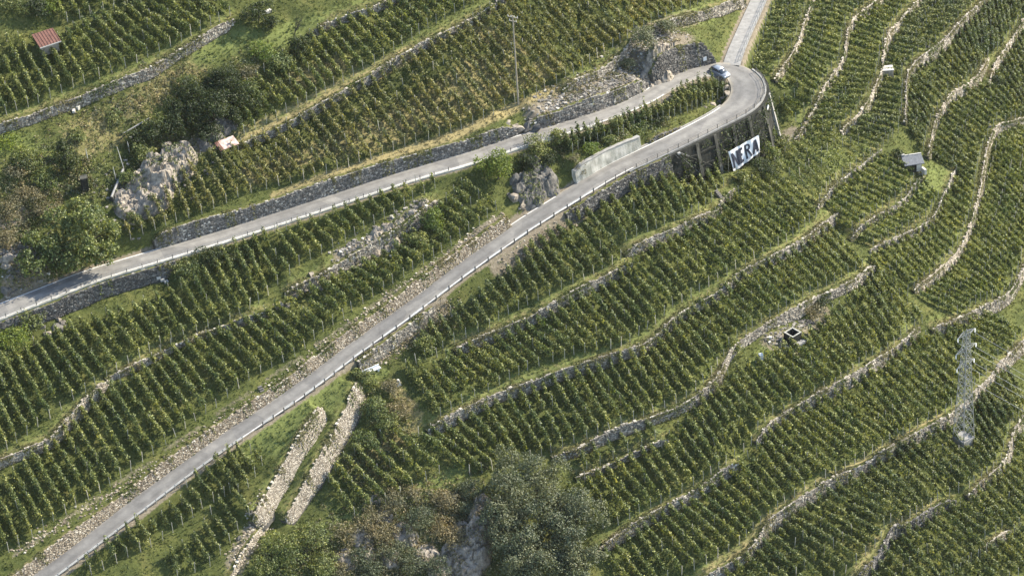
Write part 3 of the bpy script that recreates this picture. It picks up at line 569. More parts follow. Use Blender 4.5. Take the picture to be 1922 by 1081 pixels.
# ------------------------------------------------------------------ vines: (description, rows traced as bottom end -> top end, material, leaf density, height, spacing)
G_, D_, Y_ = 0, 1, 2
PLOTS = [
 ('plot below the red-roofed hut', [(-60, 250, -130, 140), (17, 213, -45, 105), (80, 190, 20, 75), (145, 163, 98, 85), (247, 123, 165, 42), (327, 85, 240, 18), (440, 25, 370, -30)], G_, 1.0, 1.0, 2.0),
 ('topmost plot behind the red-roofed hut', [(115, 45, 60, -30), (200, 20, 150, -50), (320, -12, 270, -70)], G_, 1.0, 1.0, 2.0),
 ('plot above the straw-coloured path', [(447, 256, 425, 222), (507, 230, 455, 175), (567, 197, 505, 130), (640, 155, 580, 74), (707, 117, 640, 46), (765, 77, 700, 26), (837, 33, 775, -30), (915, -8, 850, -60)], G_, .9, .95, 2.0),
 ('long dry plot around the wooden pole', [(233, 453, 226, 436), (277, 437, 262, 415), (343, 412, 318, 350), (384, 399, 345, 322), (445, 370, 396, 295), (510, 352, 440, 283), (600, 330, 525, 248), (670, 308, 600, 212), (773, 270, 690, 162), (843, 250, 750, 122), (897, 230, 800, 95), (972, 193, 862, 62), (1063, 147, 935, 12), (1137, 100, 1010, -40), (1233, 37, 1140, -60), (1330, 2, 1260, -80)], Y_, .80, .95, 2.1),
 ('plot hanging below the upper road', [(-60, 900, -130, 760), (0, 850, -60, 730), (33, 830, -30, 700), (87, 787, 20, 668), (150, 745, 75, 645), (200, 710, 125, 615), (252, 677, 190, 600), (297, 650, 245, 585), (360, 630, 308, 555), (427, 607, 380, 525), (487, 567, 440, 460), (517, 540, 470, 447), (553, 502, 500, 432), (600, 478, 550, 417), (643, 457, 592, 405), (683, 433, 640, 388), (732, 405, 695, 366), (780, 372, 750, 343), (825, 350, 798, 330)], G_, 1.1, 1.05, 2.05),
 ('plot just above the lower road', [(-40, 1075, -90, 970), (28, 1027, -20, 930), (68, 1004, 15, 905), (125, 960, 65, 862), (184, 927, 118, 822), (254, 875, 178, 752), (311, 833, 228, 722), (351, 800, 270, 692), (406, 763, 322, 655), (473, 705, 398, 632), (550, 673, 475, 603), (597, 630, 525, 575), (650, 590, 590, 545), (720, 545, 660, 512), (783, 503, 728, 477), (837, 468, 778, 436), (878, 438, 822, 396), (940, 388, 875, 345)], G_, 1.1, 1.05, 2.05),
 ('strip beneath the steel guardrail', [(160, 1082, 143, 1058), (214, 1057, 185, 1022), (285, 1025, 248, 975), (330, 997, 290, 942), (377, 955, 340, 905), (411, 932, 375, 885), (457, 925, 415, 864), (475, 905, 438, 850), (500, 862, 470, 826)], D_, 1.35, 1.2, 1.95),
 ('stub plot left of the channel walls', [(320, 1092, 312, 1050), (401, 1059, 372, 1012), (444, 1000, 408, 948), (478, 955, 442, 915)], D_, 1.0, 1.0, 2.1),
 ('fan of vines below the lower road', [(800, 672, 782, 640), (858, 640, 830, 600), (920, 613, 884, 570), (973, 580, 937, 530), (1032, 553, 987, 476), (1073, 532, 1010, 455), (1102, 520, 1035, 440), (1137, 500, 1073, 420), (1173, 484, 1107, 396)], D_, 1.25, 1.05, 2.0),
 ('plot below the concrete wall', [(1163, 455, 1117, 372), (1207, 438, 1150, 356), (1237, 427, 1187, 345), (1285, 408, 1240, 338), (1330, 385, 1300, 330), (1362, 345, 1345, 322)], G_, 1.0, .95, 2.0),
 ('plot under the grey wall of the vine fan', [(815, 788, 755, 695), (870, 755, 800, 674), (940, 722, 860, 668), (993, 692, 930, 637), (1057, 672, 985, 617), (1097, 660, 1030, 597), (1153, 653, 1075, 570), (1188, 637, 1110, 548), (1225, 610, 1155, 520), (1257, 580, 1185, 500), (1297, 557, 1222, 472), (1370, 512, 1292, 440), (1437, 476, 1345, 407), (1493, 440, 1390, 358), (1535, 405, 1450, 325)], G_, 1.05, 1.0, 2.0),
 ('plot right of the grassy channel', [(652, 975, 612, 915), (718, 947, 640, 868), (775, 917, 690, 835), (834, 880, 752, 808)], G_, 1.0, 1.0, 2.1),
 ('plot under the long middle wall', [(870, 895, 775, 822), (932, 880, 840, 800), (970, 868, 905, 772), (1047, 842, 990, 740), (1127, 812, 1062, 712), (1187, 790, 1120, 695), (1228, 775, 1165, 675), (1290, 745, 1220, 655), (1335, 705, 1265, 620), (1373, 640, 1305, 580), (1453, 592, 1385, 527), (1507, 560, 1440, 500), (1563, 530, 1500, 470), (1625, 500, 1558, 424)], G_, 1.05, 1.0, 2.0),
 ('narrow shaded strip above the grey-green trees', [(1090, 886, 1080, 868), (1140, 866, 1128, 838), (1208, 834, 1192, 808), (1245, 820, 1225, 798)], D_, .9, .95, 2.2),
 ('plot right of the grey-green trees', [(1085, 1000, 1062, 925), (1151, 988, 1090, 907), (1208, 960, 1145, 884), (1260, 933, 1205, 852), (1310, 908, 1250, 838), (1360, 872, 1300, 772), (1420, 828, 1350, 730), (1445, 792, 1372, 700), (1490, 760, 1420, 680), (1560, 722, 1478, 652), (1613, 690, 1548, 604), (1663, 660, 1600, 560), (1712, 617, 1645, 520), (1742, 606, 1690, 545)], G_, 1.05, 1.0, 2.0),
 ('plot above the tan pylon path', [(1185, 1120, 1125, 1050), (1240, 1092, 1185, 1012), (1320, 1062, 1235, 975), (1385, 1022, 1290, 940), (1440, 970, 1365, 892), (1490, 933, 1420, 845), (1545, 900, 1450, 808), (1610, 867, 1500, 778), (1675, 828, 1570, 742), (1710, 808, 1620, 708), (1775, 773, 1668, 678), (1815, 738, 1718, 640), (1845, 706, 1765, 630), (1890, 668, 1800, 617), (1925, 635, 1850, 596)], G_, 1.0, 1.0, 2.0),
 ('plot below the tan pylon path', [(1440, 1160, 1350, 1085), (1500, 1130, 1418, 1045), (1560, 1090, 1450, 1002), (1635, 1035, 1505, 962), (1668, 990, 1555, 928), (1710, 972, 1620, 895), (1757, 942, 1680, 855), (1815, 915, 1718, 835), (1857, 885, 1785, 800), (1880, 855, 1828, 765), (1900, 800, 1857, 734), (1930, 765, 1890, 692)], D_, 1.05, 1.05, 2.0),
 ('plot in the bottom right corner', [(1690, 1140, 1622, 1075), (1760, 1095, 1680, 1010), (1800, 1070, 1718, 1000), (1850, 1040, 1765, 968), (1890, 1010, 1825, 942), (1930, 970, 1868, 905), (1955, 910, 1892, 868), (1965, 850, 1910, 820)], D_, 1.05, 1.05, 2.0),
 ('last plot under the short bottom right wall', [(1810, 1150, 1750, 1105), (1850, 1120, 1795, 1070), (1900, 1085, 1845, 1040), (1950, 1060, 1898, 1012), (1990, 1030, 1935, 985)], D_, 1.05, 1.05, 2.0),
 ('wedge of vines inside the hairpin', [(1068, 290, 1056, 270), (1097, 276, 1083, 256), (1157, 258, 1138, 232), (1207, 240, 1188, 212), (1255, 222, 1238, 190), (1303, 206, 1280, 166), (1330, 197, 1310, 153), (1352, 184, 1338, 152), (1364, 176, 1352, 156)], D_, 1.9, 1.5, 1.3),
 ('strip between concrete track and first pale wall', [(1445, 146, 1402, 122), (1475, 106, 1406, 92), (1492, 77, 1420, 58), (1503, 36, 1436, 26), (1516, -5, 1450, -12)], G_, .95, .95, 1.75),
 ('plot between first and second pale walls', [(1486, 238, 1456, 180), (1522, 196, 1458, 158), (1542, 160, 1486, 118), (1572, 117, 1502, 88), (1580, 70, 1512, 48), (1602, 28, 1526, 4), (1645, -5, 1540, -40)], G_, .95, .95, 1.75),
 ('plot between the hooked wall and the stone shed', [(1562, 258, 1500, 250), (1608, 208, 1534, 206), (1630, 173, 1554, 170), (1646, 138, 1588, 126), (1650, 102, 1592, 84), (1660, 66, 1606, 42), (1684, 30, 1650, 14), (1715, 0, 1670, -12)], G_, .95, .95, 1.75),
 ('plot right of the small square stone shed', [(1650, 280, 1592, 256), (1688, 232, 1622, 220), (1694, 160, 1658, 150), (1706, 128, 1664, 112), (1740, 97, 1676, 78), (1788, 48, 1700, 44), (1832, 2, 1732, 8), (1850, -20, 1750, -20)], D_, 1.0, .95, 1.75),
 ('plot between notched grey wall and curving pale wall', [(1732, 288, 1702, 242), (1746, 226, 1704, 166), (1774, 184, 1718, 140), (1806, 160, 1756, 110), (1836, 130, 1805, 62), (1856, 106, 1848, 20), (1876, 92, 1866, -5), (1908, 48, 1890, -30), (1930, 12, 1910, -50)], D_, 1.0, .95, 1.75),
 ('plot left of the long bright wall', [(1825, 352, 1746, 298), (1837, 296, 1760, 238), (1856, 244, 1788, 196), (1898, 228, 1822, 172), (1920, 220, 1862, 162), (1940, 205, 1890, 108), (1950, 150, 1920, 60)], D_, 1.0, .95, 1.75),
 ('plot beyond the long bright wall', [(1795, 600, 1722, 560), (1845, 576, 1762, 532), (1876, 562, 1796, 497), (1898, 540, 1816, 464), (1914, 500, 1832, 420), (1932, 445, 1848, 364), (1950, 385, 1866, 300), (1965, 320, 1878, 258), (1990, 280, 1912, 242)], G_, .85, .9, 1.75),
 ('plot below the hairpin foot', [(1530, 384, 1452, 318), (1560, 346, 1482, 276), (1600, 318, 1515, 256), (1648, 284, 1580, 254), (1690, 246, 1620, 222)], G_, .8, .85, 1.9),
 ('plot left of the grey-roofed shed', [(1594, 436, 1538, 400), (1640, 404, 1568, 360), (1690, 370, 1605, 330), (1728, 330, 1655, 294)], G_, .85, .9, 1.8),
 ('narrow plot below the grey-roofed shed', [(1632, 466, 1596, 450), (1690, 438, 1645, 420), (1742, 404, 1698, 382), (1762, 370, 1738, 336)], G_, .85, .9, 1.8),
 ('plot down to the bright wall elbow', [(1650, 580, 1620, 512), (1705, 550, 1640, 480), (1748, 516, 1692, 450), (1780, 484, 1730, 432), (1800, 452, 1754, 412), (1815, 412, 1770, 380), (1830, 356, 1796, 320)], G_, .85, .9, 1.8),
]
ORD = 'first second third fourth fifth sixth seventh eighth ninth tenth eleventh twelfth thirteenth fourteenth fifteenth sixteenth seventeenth eighteenth nineteenth'.split()
TEN = {20: 'twent', 30: 'thirt', 40: 'fort', 50: 'fift', 60: 'sixt', 70: 'sevent'}
def ordinal(k):
    if k < 20: return ORD[k-1]
    t, u = k//10*10, k % 10; return TEN[t]+'ieth' if u == 0 else TEN[t]+'y-'+ORD[u-1]
VROWS = []
for pi, (desc, pr, mt, dens, hgt, spc) in enumerate(PLOTS):
    if spc < 1.95 and 'wedge' not in desc: dens, hgt = dens*.85, hgt*.86
    A = np.array(pr, float); B3 = ats(A[:, :2]); T3 = ats(A[:, 2:])
    seg = np.linalg.norm(np.diff((B3+T3)[:, :2]/2, axis=0), axis=1); s = np.r_[0, np.cumsum(seg)]; spc *= 1.19; n = max(int(s[-1]/spc), 2)
    q = (np.arange(n)+.5)/n*s[-1]; px = np.stack([np.interp(q, s, A[:, k]) for k in range(4)], -1)
    b3 = ats(px[:, :2]); t3 = ats(px[:, 2:]); num = 0
    for k in range(n):
        mid = (px[k, :2]+px[k, 2:])/2
        a = b3[k, :2]+rng.normal(0, .10, 2); b = t3[k, :2]+rng.normal(0, .10, 2); L = np.linalg.norm(b-a)
        if L < .8: continue
        m = max(int(L/.35), 4); tt = np.linspace(0, 1, m+1); X = a[0]+(b[0]-a[0])*tt; Y = a[1]+(b[1]-a[1])*tt; zz = Z(X, Y)
        jump = np.abs(np.diff(zz)) > (9 if 'wedge' in desc else .55); cut = np.r_[-1, np.where(jump)[0], m]; best = (0, 0)     # keep the longest stretch that crosses no wall
        for c0, c1 in zip(cut[:-1], cut[1:]):
            lo, hi = c0+1+(1 if c0 >= 0 else 0), c1-(1 if c1 < m else 0)
            if hi-lo > best[1]-best[0]: best = (lo, hi)
        i0, i1 = best
        if (i1-i0)*L/m < .7: continue
        rd = gsample(ONROAD[oy:oy+nyf, ox:ox+nxf], X[i0:i1+1], Y[i0:i1+1])
        while i1-i0 > 2 and rd[i1-i0] > .1: i1 -= 1
        while i1-i0 > 2 and rd[0] > .1: i0 += 1; rd = rd[1:]
        a, b = np.array([X[i0], Y[i0], zz[i0]]), np.array([X[i1], Y[i1], zz[i1]])
        sp = project([a, b]); vis = (sp[:, 0] > -25).any() and (sp[:, 0] < PW+25).any() and (sp[:, 1] > -10).any() and (sp[:, 1] < PH+45).any()
        if not vis: continue
        inside = ((sp[:, 0] > 3) & (sp[:, 0] < PW-3) & (sp[:, 1] > 3) & (sp[:, 1] < PH+5)).all()
        if inside or ((sp.mean(0) > 0).all() and sp.mean(0)[0] < PW and sp.mean(0)[1] < PH): num += 1; lab = num
        else: lab = 0
        size = np.linalg.norm(sp[0]-sp[1])*(1.0 if lab else 0)
        VROWS.append(dict(a=a, b=b, X=X[i0:i1+1], Y=Y[i0:i1+1], plot=pi, mat=mt, dens=dens, h=hgt, n=lab, size=size, desc=desc))
def row_leaves(r):
    """leaf quads of one trellised row: lumpy plants around a dense leafy middle"""
    L = np.linalg.norm((r['b']-r['a'])[:2]); d = (r['b']-r['a'])[:2]/L; nrm = np.array([-d[1], d[0]])
    npl = max(int(L/.95), 2); ph = np.clip(rng.normal(1.0, .13, npl), .62, 1.3)*r['h']; pw = rng.uniform(.65, 1.4, npl); alive = rng.random(npl) < .91; ph *= random.uniform(.86, 1.08); pof = rng.normal(0, .09, npl)
    n = int(L*84*r['dens']); p = rng.integers(0, npl, n); ok = alive[p]; p = p[ok]; n = len(p)
    al = np.clip((p+.5+rng.normal(0, .33, n))/npl, 0, 1)*L
    zf = rng.beta(1.8, 1.15, n); zh = .35+zf*(2.25*ph[p]-.35)
    wd = (.10+.16*np.sin(np.clip(zf, 0, 1)*math.pi)**.8)*pw[p]
    la = rng.normal(0, 1, n)*wd+pof[p]
    stray = rng.random(n) < .04; zh = np.where(stray, zh+rng.uniform(.1, .45, n), zh)
    x = r['a'][0]+d[0]*al+nrm[0]*la; y = r['a'][1]+d[1]*al+nrm[1]*la; gx = r['a'][0]+d[0]*al; gy = r['a'][1]+d[1]*al
    Lq = leaf_quads(np.column_stack([x, y, Z(gx, gy)+zh]), rng.uniform(.10, .215, n), np.column_stack([nrm[0]*la*1.6, nrm[1]*la*1.6, .3+.9*zf**3]))
    if r['dens'] < .7: return Lq
    C = []                                   # the close-packed middle of each plant
    for k in range(npl):
        if not alive[k]: continue
        for j in range(7):
            s0 = (k+.5+random.uniform(-.5, .5))/npl*L; z0 = random.uniform(.55, 1.75*ph[k]); o = random.gauss(0, .07)+pof[k]; C.append((r['a'][0]+d[0]*s0+nrm[0]*o, r['a'][1]+d[1]*s0+nrm[1]*o, z0))
    C = np.array(C)
    if not len(C): return Lq
    C[:, 2] += Z(C[:, 0], C[:, 1]); m_ = len(C); sz = rng.uniform(.22, .36, m_)[:, None]; tl = np.column_stack([np.full(m_, d[0]), np.full(m_, d[1]), np.zeros(m_)])+rng.normal(0, .25, (m_, 3)); up_ = np.array([0, 0, 1.0])+rng.normal(0, .25, (m_, 3))
    V = np.stack([C-tl*sz-up_*sz*.4, C+tl*sz*.3-up_*sz, C+tl*sz+up_*sz*.4, C-tl*sz*.3+up_*sz], 1).reshape(-1, 3)
    return np.vstack([Lq, V])
VM = [M['vine'], M['vinedark'], M['vinedry']]
def box_mesh(name, sx, sy, h, mat):
    m_ = MB().box((0, 0, h/2-.15), (sx, sy, h+.3)); me = bpy.data.meshes.new(name); me.from_pydata(m_.V, [], m_.F); me.materials.append(mat); return me
POSTME = box_mesh('post', .10, .10, 2.25, M['post'])
order = sorted([i for i, r in enumerate(VROWS) if r['n']], key=lambda i: -VROWS[i]['size'])[:298]
single = set(order); restV, restM, postV = [], [], []
PB = np.array([(x, y, z) for z in (-.1, 1.0) for x, y in ((-1, -1), (1, -1), (1, 1), (-1, 1))], float)
PF = np.array([[4, 5, 6, 7], [0, 1, 5, 4], [1, 2, 6, 5], [2, 3, 7, 6], [3, 0, 4, 7]])
def post_spots(r):
    L = np.linalg.norm((r['b']-r['a'])[:2]); k = max(int(round(L/4.6)), 1); t = np.linspace(0, 1, k+1); t[0] -= .12/L; out = []
    for q in t: p = r['a']+(r['b']-r['a'])*q; out.append((p[0], p[1], float(Z(p[0], p[1]))))
    return out
for i, r in enumerate(VROWS):
    V = row_leaves(r)
    if i in single:
        e = empty('vine_row', tuple(r['a'])); tag(e, '%s vine row from left in the %s' % (ordinal(r['n']), r['desc']), 'vine row', 'vine rows in the '+r['desc'])
        link('foliage', npmesh('foliage', V-r['a'][None], quadidx(len(V)//4)), e, VM[r['mat']])
        for q in post_spots(r):
            o = link('post', POSTME, e); o.location = (q[0]-r['a'][0], q[1]-r['a'][1], q[2]-r['a'][2]); o.rotation_euler = (random.gauss(0, .05), random.gauss(0, .05), random.random()); o.scale = (1, 1, random.uniform(.85, 1.1))
    else:
        restV.append(V); restM.append(np.full(len(V)//4, r['mat']))
        for q in post_spots(r): postV.append(PB*np.array([.05, .05, 2.25])+np.array(q)+np.array([[random.gauss(0, .05), random.gauss(0, .05), 0]])*(PB[:, 2:]+.0))
V = np.vstack(restV); nv = len(V); pv = np.vstack(postV); npst = len(postV)
fq = [quadidx(nv//4), (np.arange(npst)[:, None, None]*8+PF[None]).reshape(-1, 4)+nv]
ro = link('vines', npmesh('vines', np.vstack([V, pv]), np.vstack(fq), midx=np.r_[np.concatenate(restM), np.full(npst*5, 3)]), None, VM+[M['post']])
tag(ro, 'further rows of green vines on wooden posts covering the terraces', 'vines', kind='stuff')
print('rows', len(VROWS), 'single', len(single), 'rest leaves', nv//4)

# ------------------------------------------------------------------ trees and shrubs
def crown_leaves(blobs, n, size, shell=.55):
    """leaves spread through several uneven lobes, denser towards each lobe's outside"""
    B = np.array(blobs, float); w = (B[:, 3]*B[:, 4]*B[:, 5])**.7; k = rng.choice(len(B), n, p=w/w.sum())
    d = rng.normal(0, 1, (n, 3)); d /= np.linalg.norm(d, axis=1)[:, None]; d[:, 2] = np.where(d[:, 2] < -.35, -d[:, 2], d[:, 2])
    rr = (shell+(1-shell)*rng.random(n))*(1+.13*np.sin(d[:, 0]*7+k)+.12*np.sin(d[:, 1]*9+2*k)); rr[rng.random(n) < .06] *= 1.15
    C = B[k, :3]+d*rr[:, None]*B[k, 3:6]
    return leaf_quads(C, rng.uniform(size*.6, size*1.25, n), d*1.1+np.array([0, 0, .25]))
def shrub(name, label, cat, px, py, w, h, mat, n=None, leaf=.15, lobes=7, group=None, trunk=True, dep=None, qf=1.0):
    p = at(px, py); e = empty(name, tuple(p)); tag(e, label, cat, group); dep = dep or w*.85
    B = []
    for k in range(lobes):
        a = 2*math.pi*k/lobes+random.uniform(-.4, .4); rr = random.uniform(.12, .62 if qf == 1 else .85) if k else 0
        q = random.uniform(.34, .52)*qf; B.append((math.cos(a)*rr*w*.62, math.sin(a)*rr*dep*.62, h*random.uniform(.32, .62), w*q*.68, dep*q*.68, h*q*.78))
        x, y = p[0]+B[-1][0], p[1]+B[-1][1]; dz = float(Z(x, y))-p[2]; B[-1] = B[-1][:2]+(B[-1][2]+dz*.8,)+B[-1][3:]
    sub = []
    for b in B:
        sub.append(b)
        for j in range(5):
            d = Vector((random.gauss(0, 1), random.gauss(0, 1), random.gauss(.3, .8))).normalized(); f = random.uniform(.28, .5); sub.append((b[0]+d.x*b[3]*.8, b[1]+d.y*b[4]*.8, b[2]+d.z*b[5]*.8, b[3]*f, b[4]*f, b[5]*f))
    n = n or int(min(9000, 75*w*h+300)); V = crown_leaves(sub, n, leaf)
    link('crown', npmesh('crown', V, quadidx(n)), e, mat)
    if trunk:
        mb = MB(); mb.bar((0, 0, -.4), (.05*w, 0, h*.4), .03*h+.04, 7, .02*h+.02)
        for b in B[:5]: mb.bar((.03*w, 0, h*.22), (b[0], b[1], b[2]), .018*h+.02, 5, .012)
        mb.build('trunk', M['bark'], e)
    return e
shrub('tree', 'big round broadleaf tree with large pale leaves beside the upper road', 'tree', 168, 470, 11.0, 9.2, M['bush'], 7000, .24, 12, qf=.85)
shrub('tree', 'darker broadleaf tree left of the big round one, over the shaded bank', 'tree', 100, 500, 9.5, 7.0, M['bush'], 5000, .23, 10, qf=.85)
shrub('tree', 'shaggy bright green tree overhanging the upper road edge', 'tree', 935, 335, 8.0, 6.2, M['bushlime'], 4500, .15, 8)
GT = 'grey-green trees at the bottom'
for (x, y, w, h, lb) in [(1005, 950, 13, 11, 'top tree of the grey-green clump at the bottom'), (958, 1010, 9.5, 9.5, 'tree on the left flank of the grey-green clump'), (1055, 1010, 12, 11, 'tree on the right flank of the grey-green clump'),
                         (985, 1085, 12, 10.5, 'lowest tree of the grey-green clump at the bottom border'), (1070, 1085, 10, 8.0, 'low tree at the grass beside the grey-green clump')]:
    shrub('tree', lb, 'tree', x, y, w, h, M['bushgrey'], 11000, .165, 18, GT, qf=.72)
DS = 'dark shrubs on the rocky upper left slope'
for (x, y, w, h, lb) in [(400, 225, 9, 6.2, 'largest dark shrub above the rusty sheet roof'), (365, 190, 6, 4.5, 'dark shrub on the left shoulder of the rocky gully'), (455, 200, 7, 4.8, 'dark shrub right of the largest one in the gully'),
                         (485, 42, 6.5, 4.5, 'dark rounded shrub at the end of the pale wall'), (510, 55, 4.5, 3.0, 'small dark shrub leaning right at the pale wall end'), (563, 105, 4.8, 4.0, 'small dark upright shrub in the upper meadow'),
                         (425, 175, 7, 5.0, 'dark shrub crowning the gully'), (375, 235, 6, 4.4, 'dark shrub on the lower left of the gully'), (440, 232, 5, 3.6, 'dark shrub above the rusty sheets'), (395, 260, 5, 3.6, 'dark shrub hanging over the bare rock face'), (330, 255, 5.5, 4.2, 'dark shrub at the top of the pale outcrop'), (290, 262, 5.5, 3.6, 'dark shrub behind the leaning pale rail'), (130, 330, 4, 5.5, 'narrow dark shrub in the left gully'), (120, 295, 3.2, 3.5, 'dark slim shrub above the concrete pillar'), (70, 30, 6, 3.6, 'dark shrub beside the red-roofed hut')]:
    shrub('shrub', lb, 'shrub', x, y, w, h, M['bushdark'], None, .15, 7, DS)
BS = 'dry brown scrub'
def hash_(t): return 'grey' in t or len(t) % 4 == 0
BR = [(20, 400, 7, 2.6, 'brown scrub patch at the left border above the shaded bank'), (60, 372, 6, 2.2, 'brown scrub left of the big round tree'), (90, 405, 5, 2.4, 'brown scrub touching the big round tree'), (15, 455, 5, 2.2, 'lowest brown scrub at the left border'), (30, 330, 5, 1.8, 'brown scrub tuft below the green meadow'),
      (1212, 92, 6.5, 5.0, 'tall grey-brown scrub on the rocks above the upper road'), (1180, 128, 4, 2.4, 'low grey-brown scrub on the double bank'), (1255, 62, 5, 3.0, 'grey-brown scrub over the shaded wall'),
      (700, 985, 6, 2.8, 'brown scrub left of the bottom rock'), (745, 955, 6, 2.8, 'brown scrub at the edge of the bottom vines'), (790, 985, 7, 3.2, 'broad brown scrub on the bottom rock'), (840, 950, 6, 3.0, 'brown scrub on top of the bottom rock'), (880, 925, 5.5, 2.8, 'brown scrub below the grassy terrace end'),
      (860, 1020, 6, 3.0, 'brown scrub on the face of the bottom rock'), (740, 1045, 6.5, 3.0, 'brown scrub at the bottom border'), (680, 1060, 5.5, 2.6, 'brown scrub near the bottom left of the rock'), (820, 1075, 5.5, 3.0, 'lowest brown scrub under the bottom rock'), (905, 985, 4.0, 3.0, 'brown scrub squeezed against the grey-green trees'),
      (655, 1010, 6, 2.6, 'brown scrub beside the green bush at the bottom'), (720, 1015, 6, 2.6, 'brown scrub in the middle of the bottom slope'), (770, 1060, 6, 2.8, 'brown scrub just above the bottom border'), (775, 935, 5.5, 2.2, 'brown scrub under the last grassy terrace edge'), (830, 1000, 6, 2.6, 'brown scrub left of the pale rock face'), (880, 965, 5, 2.8, 'brown scrub above the pale rock face'), (640, 1075, 5, 2.2, 'brown scrub at the bottom border below the green bush'), (700, 1080, 6, 2.4, 'low brown scrub cut by the bottom border'),
      (735, 735, 5, 2.4, 'dry scrub below the white slab'), (755, 775, 5.5, 2.2, 'dry scrub beside the tan bare patch'), (1530, 590, 5.5, 2.2, 'brown scrub above the square basin'), (1085, 312, 3.6, 1.6, 'dry scrub on top of the concrete wall'), (470, 145, 5, 2.0, 'dry scrub in the upper meadow')]
for (x, y, w, h, lb) in BR: shrub('shrub', lb, 'shrub', x, y, w, h, M['bushgrey'] if hash_(lb) else M['bushbrown'], None, .12, 7, BS, trunk=False)
GS_ = 'green bushes scattered on the slope'
GB = [(540, 1045, 9, 4.0, 'broad green bush right of the crumbling wall at the bottom'), (590, 1020, 7, 3.5, 'green bush above the bottom border right of the channel'), (610, 1075, 7, 3.2, 'green bush at the bottom border'), (500, 1075, 6, 3.0, 'small green bush in the bottom corner of the channel'),
      (705, 775, 6, 3.2, 'green bush at the upper end of the right channel wall'), (725, 805, 6.5, 3.0, 'green bush between channel and vines'), (690, 835, 6, 2.6, 'green bush along the right channel wall'), (690, 715, 3.6, 2.0, 'small green bush by the white slab'), (672, 704, 2.6, 1.6, 'small green bush at the guardrail foot'),
      (800, 660, 5, 3.0, 'bush at the left tip of the vine fan'), (30, 650, 8, 3.6, 'yellow-green bush under the upper road at the left border'), (60, 615, 5, 3.0, 'green bush against the retaining wall of the upper road'), (5, 690, 5, 3.0, 'green bush at the left border among vines'), (350, 510, 5.5, 1.8, 'low bush beside the pipe below the upper road'), (400, 492, 6.5, 2.0, 'low dark bush under the upper road kerb'),
      (815, 425, 5.5, 3.6, 'bright green bush beside the rocky wall'), (790, 460, 4.5, 2.6, 'green bush in the vines below the rocky wall'), (990, 318, 5, 3.0, 'dark bush over the rock cleft'), (1030, 312, 4.5, 2.6, 'dark bush right of the rock cleft'), (1010, 285, 6, 2.6, 'bush below the upper road near the rock cleft'), (1050, 265, 4.5, 2.2, 'bush at the tip of the vine wedge'), (1190, 248, 6, 1.9, 'low bush on the bank above the lower leg'), (1140, 265, 5, 1.8, 'low bush above the concrete wall'), (1110, 285, 4, 1.8, 'yellowish bush at the concrete wall top'), (1240, 228, 5, 1.6, 'low bush over the dark wall inside the hairpin'),
      (1435, 330, 6, 4.2, 'dark green bush under the lettered banner'), (1395, 338, 4.5, 2.6, 'bush left under the lettered banner'), (1455, 300, 4.5, 3.6, 'bush right of the lettered banner'), (1352, 312, 3.6, 3.6, 'climbing bush between the buttresses'), (1470, 275, 4.0, 2.4, 'bush at the foot of the last buttress'), (1448, 268, 3.0, 4.0, 'creeper on the last buttress'),
      (335, 215, 6, 3.0, 'dark bush left of the gully head'), (300, 242, 5.5, 2.8, 'bush below the dry meadow'), (360, 165, 5.5, 2.4, 'bush on the upper lip of the gully'), (435, 150, 6.5, 2.8, 'dark bush between gully and meadow'), (500, 105, 6, 2.2, 'low bush in the bright upper meadow'), (255, 275, 4.5, 2.4, 'dark bush under the slanting rail'), (150, 262, 4.5, 1.6, 'low bush in the dry left meadow'), (215, 225, 4.5, 1.4, 'small bush in the middle of the dry meadow'), (85, 340, 6, 2.2, 'green bush above the brown scrub'), (45, 315, 5.5, 2.0, 'dark bush below the left meadow'), (260, 420, 3.5, 2.0, 'small bush at the foot of the pale rock'), (235, 345, 4.0, 2.6, 'bush between parapet and rock face'),
      (400, 165, 6, 3.0, 'light green bush above the dark gully shrubs'), (525, 130, 7, 3.2, 'blue-green bush in the upper meadow'), (470, 175, 6, 2.6, 'green bush at the left end of the meadow vines'), (275, 300, 4.5, 3.0, 'green bush on the outcrop edge'), (15, 275, 7, 1.6, 'bright grassy bush at the left border'), (60, 300, 6, 1.6, 'grassy bush in the left meadow'), (100, 20, 5, 2.4, 'lime bush at the top left'), (30, 15, 8, 2.6, 'brownish green bush in the top left corner'), (210, 440, 3.4, 2.2, 'small bush at the first vine of the dry plot'),
      (1690, 300, 3.0, 2.6, 'dark bush left of the grey-roofed shed'), (1545, 575, 3.4, 2.0, 'dark bush above the square basin'), (1690, 845, 4.4, 2.6, 'dark bush at the end of the tan path wall'), (1380, 660, 4.0, 1.8, 'bush at the bend of the basin wall'), (1870, 160, 3.6, 2.4, 'dark bush under the short pale wall')]
for k, (x, y, w, h, lb) in enumerate(GB): shrub('bush', lb, 'bush', x, y, w, h, M['bushlime'] if ('bright' in lb or 'lime' in lb or 'yellow' in lb) else (M['bushdark'] if 'dark' in lb else M['vine'] if k % 3 else M['bush']), None, .14, 7, GS_, trunk=h > 2.4)
